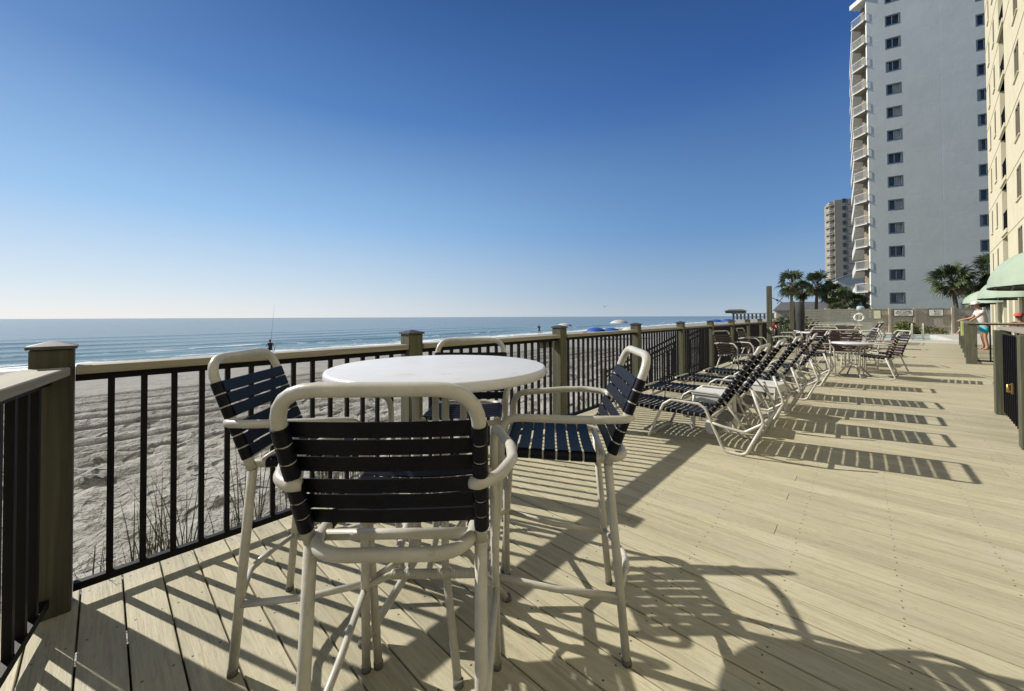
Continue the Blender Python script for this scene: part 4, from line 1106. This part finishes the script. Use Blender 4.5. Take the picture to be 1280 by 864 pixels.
# ------------------------------------------------------------------ beach umbrellas, chairs
def umbrella(loc, r, h, col, label, g='beach umbrellas by the water'):
    t = thing('beach_umbrella', label, 'umbrella', loc, random.random(), g)
    b = MB(); n = 8; vs = []
    for j in range(5):
        q = j/4; rr = r*math.sin(q*1.25)/math.sin(1.25); z = h - (1-math.cos(q*1.25))*r*.55
        for i in range(n*2): a = math.pi*i/n; k = 1 if i % 2 == 0 else .955; vs.append((rr*math.cos(a)*k, rr*math.sin(a)*k, z))
    for j in range(4): b.f += [(j*16+i, j*16+(i+1)%16, (j+1)*16+(i+1)%16, (j+1)*16+i) for i in range(16)]
    b.v = vs; b.s = [True]*len(b.f); b.build('canopy', col, t)
    b = MB(); b.tube([(0,0,-.1),(0,0,h)], .025, 6); b.build('pole', M['wwhite'], t)
    b = MB()
    for i in range(8): a = math.pi*i/4; b.tube([(0,0,h-.5),(r*.6*math.cos(a),r*.6*math.sin(a),h-r*.22)], .008, 4)
    b.build('rib', M['wwhite'], t)
blue = simple('blue_canvas', (.01,.07,.33), .7)
def bz(x,y): return sand_z(x,y)
umbrella((-24.6,42.3,bz(-24.6,42.3)), 1.3, 1.5, blue, 'bright blue beach umbrella with dark chairs under it, left of the pair')
umbrella((-23.2,43.6,bz(-23.2,43.6)), 1.3, 1.42, blue, 'bright blue beach umbrella, right one of the overlapping pair')
umbrella((-21.8,46.2,bz(-21.8,46.2)), 1.1, 1.5, M['wwhite'], 'white beach umbrella just right of the blue pair')
umbrella((-33,47.5,bz(-33,47.5)), 1.2, 2.0, M['wwhite'], 'white beach umbrella, leftmost near the water')
umbrella((-37,73,bz(-37,73)), 1.9, 2.3, M['wwhite'], 'white beach umbrella near the water, left of the blue pair')
umbrella((-22,96,bz(-22,96)), 1.6, 2.1, blue, 'small far blue beach umbrella above the railing beyond the stairs')
umbrella((-25,98,bz(-25,98)), 1.6, 2.0, blue, 'farthest blue beach umbrella, just left of its neighbour')
def beach_chair(x, y, rz, label):
    t = thing('beach_chair', label, 'beach chair', (x,y,bz(x,y)), rz, 'dark beach chairs under the blue umbrellas')
    b = MB()
    for s in (-.28,.28):
        b.tube([(s,-.45,0),(s,.35,.42)], .018, 5); b.tube([(s,.35,0),(s,-.35,.42)], .018, 5); b.tube([(s,-.25,.30),(s,-.55,1.0)], .018, 5)
    b.build('chair_frame', M['black'], t)
    b = MB(); b.add([(-.28,-.25,.32),(.28,-.25,.32),(.28,.35,.40),(-.28,.35,.40)], [(0,1,2,3)]); b.add([(-.28,-.25,.32),(.28,-.25,.32),(.28,-.55,1.0),(-.28,-.55,1.0)], [(0,3,2,1)])
    b.build('sling', M['screen'], t)
beach_chair(-25.6,40.6,R(80),'dark beach chair under the left blue umbrella, leftmost')
beach_chair(-24.6,41.6,R(85),'dark beach chair under the left blue umbrella, second from left')
beach_chair(-23.6,42.5,R(75),'dark beach chair under the right blue umbrella, third from left')
beach_chair(-22.6,43.6,R(85),'dark beach chair under the right blue umbrella, rightmost')

# pier far away
t = thing('fishing_pier', 'long fishing pier reaching into the sea at the horizon with a shelter at its end', 'pier', (-96,440,0))
b = MB()
pa, pb = Vector((0,0,3.6)), Vector((75,-30,3.6)); b.beam(pa, pb, 6, .7); b.build('pier_deck', M['frm'], t)
b = MB()
for i in range(22):
    q = pa.lerp(pb, i/21); b.box((q.x,q.y,.3), (.8,5,6.5))
b.build('piling', M['frm'], t)
b = MB(); b.box((2,0,5.2),(17,9,2.2)); b.add([(-8,-6,6.2),(12,-6,6.2),(12,6,6.2),(-8,6,6.2),(-4,0,8),(8,0,8)], [(0,3,2,1),(0,1,5,4),(1,2,5),(2,3,4,5),(3,0,4)]); b.build('shelter', M['frm'], t)
# bird
b = MB(); b.add([(0,0,0),(.5,.1,.22),(.95,.0,.05),(.45,-.15,.16),(-.5,.1,.22),(-.95,0,.05),(-.45,-.15,.16)], [(0,1,2,3),(0,6,5,4)]); b.ball((0,0,0), .1, 6, 1, 1, 2.4)
b.v = [(x*.55, y*.55, z*.55) for x, y, z in b.v]
tag(b.build('seabird', simple('bird_grey', (.12,.12,.12), .8), None, (-24,43.5,2.55)), 'lone seabird flying above the horizon', 'bird')

# ------------------------------------------------------------------ people
def skin_mesh(name, J, E, mat, parent, sub=1, root=0):
    """J: list of (pos, radius); E: edges"""
    me = bpy.data.meshes.new(name); me.from_pydata([j[0] for j in J], E, [])
    o = bpy.data.objects.new(name, me); COL.objects.link(o)
    o.modifiers.new('s', 'SKIN')
    for i, j in enumerate(J):
        sv = me.skin_vertices[0].data[i]; r = j[1]; sv.radius = r if isinstance(r, tuple) else (r, r); sv.use_root = (i == root)
    md = o.modifiers.new('d', 'SUBSURF'); md.levels = sub; md.render_levels = sub
    dg = bpy.context.evaluated_depsgraph_get(); dg.update()
    nm = bpy.data.meshes.new_from_object(o.evaluated_get(dg)); nm.name = name
    o.modifiers.clear(); o.data = nm; bpy.data.meshes.remove(me)
    nm.materials.clear(); nm.materials.append(mat)
    nm.polygons.foreach_set('use_smooth', [True]*len(nm.polygons))
    o.parent = parent; return o
M['skin'] = simple('skin', (.42,.24,.16), .55, .08, 8)
M['skin2'] = simple('skin_tan', (.30,.16,.10), .55, .08, 8)
def person(loc, rz, label, P, skin, top, bottom, hat=None, hair=None, detail=True, group=None):
    """P: joint dict in local metres, facing +Y"""
    t = thing('person', label, 'person', loc, rz, group)
    g = lambda k: Vector(P[k])
    J = []; ix = {}
    def j(k, pos, r): ix[k] = len(J); J.append((tuple(pos), r)); return ix[k]
    j('pel', g('pel'), (.155,.11)); j('waist', g('pel').lerp(g('chest'),.5), (.135,.10)); j('chest', g('chest'), (.165,.115)); j('neck0', g('chest').lerp(g('neck'),.7), (.10,.075))
    j('neck', g('neck'), .055); j('h0', g('neck').lerp(g('head'),.5), .062); j('head', g('head'), (.082,.098)); j('crown', g('head')+(g('head')-g('neck')).normalized()*.10, (.065,.078))
    E = [(0,1),(1,2),(2,3),(3,4),(4,5),(5,6),(6,7)]
    for s in 'LR':
        a = j('sh'+s, g('sh'+s), .058); b_ = j('el'+s, g('el'+s), .042); c = j('wr'+s, g('wr'+s), .028)
        d = (g('wr'+s)-g('el'+s)).normalized(); h_ = j('pa'+s, g('wr'+s)+d*.075, (.038,.02))
        E += [(ix['chest'],a),(a,b_),(b_,c),(c,h_)]
        if detail:
            sd = d.cross(Vector((0,1,0))); sd = sd.normalized() if sd.length > .1 else Vector((1,0,0))
            for q in range(4):
                f1 = j('f'+s+str(q), Vector(J[h_][0])+d*.035+sd*(.027-.018*q), .0095); f2 = j('g'+s+str(q), Vector(J[h_][0])+d*(.085-.006*abs(q-1.3))+sd*(.031-.02*q)+Vector((0,.012,0)), .007)
                E += [(h_,f1),(f1,f2)]
            f1 = j('t'+s, Vector(J[c][0])+d*.05+sd*.05, .0105); f2 = j('u'+s, Vector(J[c][0])+d*.09+sd*.065, .008); E += [(c,f1),(f1,f2)]
        a = j('hp'+s, g('hp'+s), .095); b_ = j('kn'+s, g('kn'+s), .060); c0 = j('cf'+s, g('kn'+s).lerp(g('an'+s),.35), .056); c = j('an'+s, g('an'+s), .038)
        fd_ = Vector(P.get('foot', (0,1,0))); f = j('ft'+s, g('an'+s)+fd_*.15+Vector((0,0,-.05)), (.042,.026)); hl = j('he'+s, g('an'+s)-fd_*.03+Vector((0,0,-.045)), .034)
        E += [(0,a),(a,b_),(b_,c0),(c0,c),(c,f),(c,hl)]
    skin_mesh('body', J, E, skin, t, 1)
    # clothing follows the same joints a little fuller
    sl = P.get('sleeve', .6)
    C = [(tuple(g('pel').lerp(g('chest'),-.08)), (.178,.135)), (tuple(g('pel').lerp(g('chest'),.5)), (.168,.13)), (tuple(g('chest')), (.185,.135)), (tuple(g('chest').lerp(g('neck'),.6)), (.115,.09))]
    CE = [(0,1),(1,2),(2,3)]
    for s in 'LR':
        n0 = len(C); C += [(tuple(g('sh'+s)), .078), (tuple(g('sh'+s).lerp(g('el'+s), sl)), .068)]; CE += [(2,n0),(n0,n0+1)]
    skin_mesh('shirt', C, CE, top, t, 1)
    C = [(tuple(g('pel')+Vector((0,0,.05))), (.172,.13)), (tuple(g('pel')-Vector((0,0,.03))), (.17,.13))]; CE = [(0,1)]
    for s in 'LR':
        n0 = len(C); C += [(tuple(g('hp'+s)), .115), (tuple(g('hp'+s).lerp(g('kn'+s),.72)), .098)]; CE += [(1,n0),(n0,n0+1)]
    skin_mesh('shorts', C, CE, bottom, t, 1)
    hd = g('head'); f = Vector((P.get('look',(0,1,0)))).normalized(); sd = f.cross(Vector((0,0,1))).normalized()
    b = MB(); b.ball(hd+f*.098-Vector((0,0,.012)), .016, 6, 1.4); b.build('nose', skin, t)
    b = MB()
    for k in (-1,1): b.ball(hd+f*.086+sd*.032*k+Vector((0,0,.012)), .011, 6)
    b.build('eye', M['dark'], t)
    b = MB(); b.box(hd+f*.09-Vector((0,0,.055)), (.045,.012,.009), math.atan2(f.y,f.x)-math.pi/2); b.build('mouth', simple('lips', (.25,.08,.07), .5), t)
    b = MB()
    for k in (-1,1): b.ball(hd+sd*.088*k, .022, 6, 1.4, .5)
    b.build('ear', skin, t)
    if hair: b = MB(); b.ball(hd-f*.018+Vector((0,0,.038)), .103, 10, .98); b.build('hair', hair, t)
    if hat:
        b = MB(); b.lathe([(.108,.0),(.112,.03),(.10,.075),(.06,.105),(.0001,.112)], tuple(hd+Vector((0,0,.045))), 20)
        a = math.atan2(f.y,f.x); n = 10; vs = []
        for i in range(n+1):
            q = a - R(62) + R(124)*i/n
            vs += [hd+Vector((math.cos(q)*.105, math.sin(q)*.105, .055)), hd+Vector((math.cos(q)*.12+f.x*.085, math.sin(q)*.12+f.y*.085, .035))]
        b.add(vs, [(2*i,2*i+1,2*i+3,2*i+2) for i in range(n)], True); b.build('cap', hat, t)
    return t
white_cloth = simple('white_cotton', (.62,.61,.59), .9, .05, 8)
aqua = simple('aqua_shorts', (.05,.42,.50), .85, .12, 9)
stand = dict(pel=(0,0,.95), chest=(0,.10,1.34), neck=(0,.16,1.52), head=(0,.22,1.66), shL=(-.20,.11,1.42), shR=(.20,.11,1.42),
  elL=(-.36,.26,1.26), wrL=(-.44,.44,1.13), elR=(.31,.20,1.20), wrR=(.36,.42,1.12), hpL=(-.10,0,.90), hpR=(.10,0,.90), knL=(-.13,.04,.50), knR=(.13,.02,.50), anL=(-.15,-.02,.075), anR=(.14,-.05,.075),
  look=(-.5,1,-.1))
person((3.38,22.2,0), R(100), 'man in white cap, white t-shirt and aqua shorts leaning on the far right railing', stand, M['skin'], white_cloth, aqua, hat=white_cloth)
sit = dict(pel=(0,0,.50), chest=(0,.04,.90), neck=(0,.06,1.08), head=(0,.09,1.23), shL=(-.19,.05,.99), shR=(.19,.05,.99), elL=(-.30,.12,.76), wrL=(-.22,.36,.74), elR=(.32,.02,.78), wrR=(.26,.30,.76),
  hpL=(-.10,.06,.48), hpR=(.10,.06,.48), knL=(-.14,.46,.50), knR=(.14,.46,.50), anL=(-.14,.44,.08), anR=(.14,.44,.08), sleeve=.15)
person((4.15,21.9,0), R(140), 'seated tanned person in a red cap behind the right railing', sit, M['skin2'], M['skin2'] if False else simple('brown_top', (.16,.08,.05), .9), simple('dark_shorts', (.04,.04,.06), .9), hat=simple('red_cap', (.50,.10,.09), .85))
chd = dup(dc, (4.15,21.9,0), R(140), 'strap chair holding the seated person in the red cap', GD)
child = dict(pel=(0,0,.62), chest=(0,.02,.88), neck=(0,.03,1.0), head=(0,.05,1.13), shL=(-.14,.02,.94), shR=(.14,.02,.94), elL=(-.2,.1,.78), wrL=(-.16,.24,.80), elR=(.2,.05,.76), wrR=(.2,.14,.62),
  hpL=(-.07,0,.58), hpR=(.07,0,.58), knL=(-.08,.02,.33), knR=(.08,.02,.33), anL=(-.08,0,.07), anR=(.09,-.02,.07))
person((3.05,22.95,0), R(110), 'child in a pink top standing beside the man in white behind the railing', child, M['skin'], simple('pink_cotton', (.60,.36,.46), .9), simple('purple_shorts', (.25,.15,.32), .9), hair=simple('brown_hair', (.08,.05,.03), .8), detail=False)
fx, fy = -40.4, 10.6
fisher = dict(sit); 
person((fx,fy,bz(fx,fy)), R(100), 'angler in dark clothes sitting at the water edge with a fishing rod', fisher, M['skin2'], simple('navy_cotton', (.03,.03,.05), .9), bpy.data.materials['dark_shorts'], hair=bpy.data.materials['brown_hair'], detail=False)
b = MB(); b.tube([(0,0,.7),(-.3,.4,4.6)], .014, 5, taper=.005); tag(b.build('fishing_rod', M['black'], None, (fx-.4,fy+.1,bz(fx,fy))), 'thin upright fishing rod beside the seated angler at the waterline', 'fishing rod')
t = thing('beach_chair', 'low dark beach chair the angler sits on at the waterline', 'beach chair', (fx,fy,bz(fx,fy)), R(100))
b = MB()
for s in (-.25,.25): b.tube([(s,-.3,0),(s,.3,.38)], .018, 5); b.tube([(s,.3,0),(s,-.3,.38)], .018, 5); b.tube([(s,-.22,.3),(s,-.36,.8)], .018, 5)
b.build('chair_frame', M['black'], t)
b = MB(); b.box((0,0,.37), (.5,.5,.02)); b.build('sling', M['screen'], t)
for i, (x, y, l, c) in enumerate(((-41.5,52,'distant beach walker in dark clothes near the leftmost white umbrella',(.05,.05,.07)),(-30,88,'tiny distant beach walker beyond the blue umbrellas',(.25,.08,.07)))):
    pp = dict(stand); person((x,y,bz(x,y)-(.75 if i == 1 else 0)), R(60+50*i), l, pp, M['skin'], simple('shirt%d' % i, c, .9), bpy.data.materials['dark_shorts'], hair=bpy.data.materials['brown_hair'], detail=False)

# ------------------------------------------------------------------ light, sky, camera
EL, AZ = 35.2, 21.3       # sun elevation; shadows run AZ degrees left of +X
sd = Vector((-math.cos(R(AZ))*math.cos(R(EL)), -math.sin(R(AZ))*math.cos(R(EL)), math.sin(R(EL))))
L = bpy.data.lights.new('sun', 'SUN'); L.energy = 6.3; L.angle = R(.53); L.color = (1.0,.94,.83)
lo = bpy.data.objects.new('sun', L); COL.objects.link(lo); lo.rotation_euler = sd.to_track_quat('Z','Y').to_euler()
w = bpy.data.worlds.new('World'); scene.world = w; w.use_nodes = True; nt = w.node_tree
bg = nt.nodes['Background']; sky = nt.nodes.new('ShaderNodeTexSky'); sky.sky_type = 'NISHITA'; sky.sun_disc = False
sky.sun_elevation = R(EL); sky.sun_rotation = math.atan2(sd.x, sd.y) % (2*math.pi)
sky.altitude = 0; sky.air_density = 1.0; sky.dust_density = .6; sky.ozone_density = 3.0
tc = N(nt, 'ShaderNodeTexCoord'); nv = N(nt, 'ShaderNodeVectorMath'); nv.operation = 'NORMALIZE'; nt.links.new(tc.outputs['Generated'], nv.inputs[0])
sp = N(nt, 'ShaderNodeSeparateXYZ'); nt.links.new(nv.outputs[0], sp.inputs[0]); zz = sp.outputs[2]
dt = N(nt, 'ShaderNodeVectorMath'); dt.operation = 'DOT_PRODUCT'; nt.links.new(nv.outputs[0], dt.inputs[0]); dt.inputs[1].default_value = sd
farc = ramp(nt, zz, [(0,(.46,.56,.66)),(.05,(.33,.47,.64)),(.2,(.145,.31,.59)),(.5,(.030,.105,.345)),(.66,(.018,.062,.21)),(.8,(.008,.025,.08)),(1,(.006,.02,.06))])
nearc = ramp(nt, zz, [(0,(.90,.91,.92)),(.07,(.68,.80,.91)),(.22,(.33,.57,.88)),(.45,(.092,.24,.56)),(.62,(.040,.13,.37)),(.76,(.018,.055,.15)),(1,(.008,.025,.07))])
gl_ = N(nt, 'ShaderNodeMapRange'); gl_.interpolation_type = 'SMOOTHSTEP'; gl_.inputs[1].default_value = -.1; gl_.inputs[2].default_value = .95
nt.links.new(dt.outputs['Value'], gl_.inputs[0])
grad = mix(nt, gl_.outputs[0], farc, nearc)
sc_ = mix(nt, 1.0, sky.outputs[0], (.085,.085,.085), 'MULTIPLY')
nt.links.new(mix(nt, .88, sc_, grad), bg.inputs[0]); bg.inputs[1].default_value = 1.0


cam = bpy.data.cameras.new('camera'); co = bpy.data.objects.new('camera', cam); COL.objects.link(co); scene.camera = co
cam.sensor_width = 36; cam.lens = 472/1280*36; cam.shift_y = -42.5/1280; cam.clip_start = .05; cam.clip_end = 30000
YAW, PIT, ROL = R(42.7), R(.8), R(.22)
f = Vector((-math.sin(YAW)*math.cos(PIT), math.cos(YAW)*math.cos(PIT), math.sin(PIT))); rt = Vector((math.cos(YAW), math.sin(YAW), 0)); up = rt.cross(f)
r2 = rt*math.cos(ROL) - up*math.sin(ROL); u2 = up*math.cos(ROL) + rt*math.sin(ROL)
mt = Matrix(((r2.x,u2.x,-f.x,0),(r2.y,u2.y,-f.y,0),(r2.z,u2.z,-f.z,1.30),(0,0,0,1))); co.matrix_world = mt
scene.view_settings.view_transform = 'Standard'; scene.view_settings.look = 'None'; scene.view_settings.exposure = 0
scene.cycles.max_bounces = 6; scene.cycles.diffuse_bounces = 3
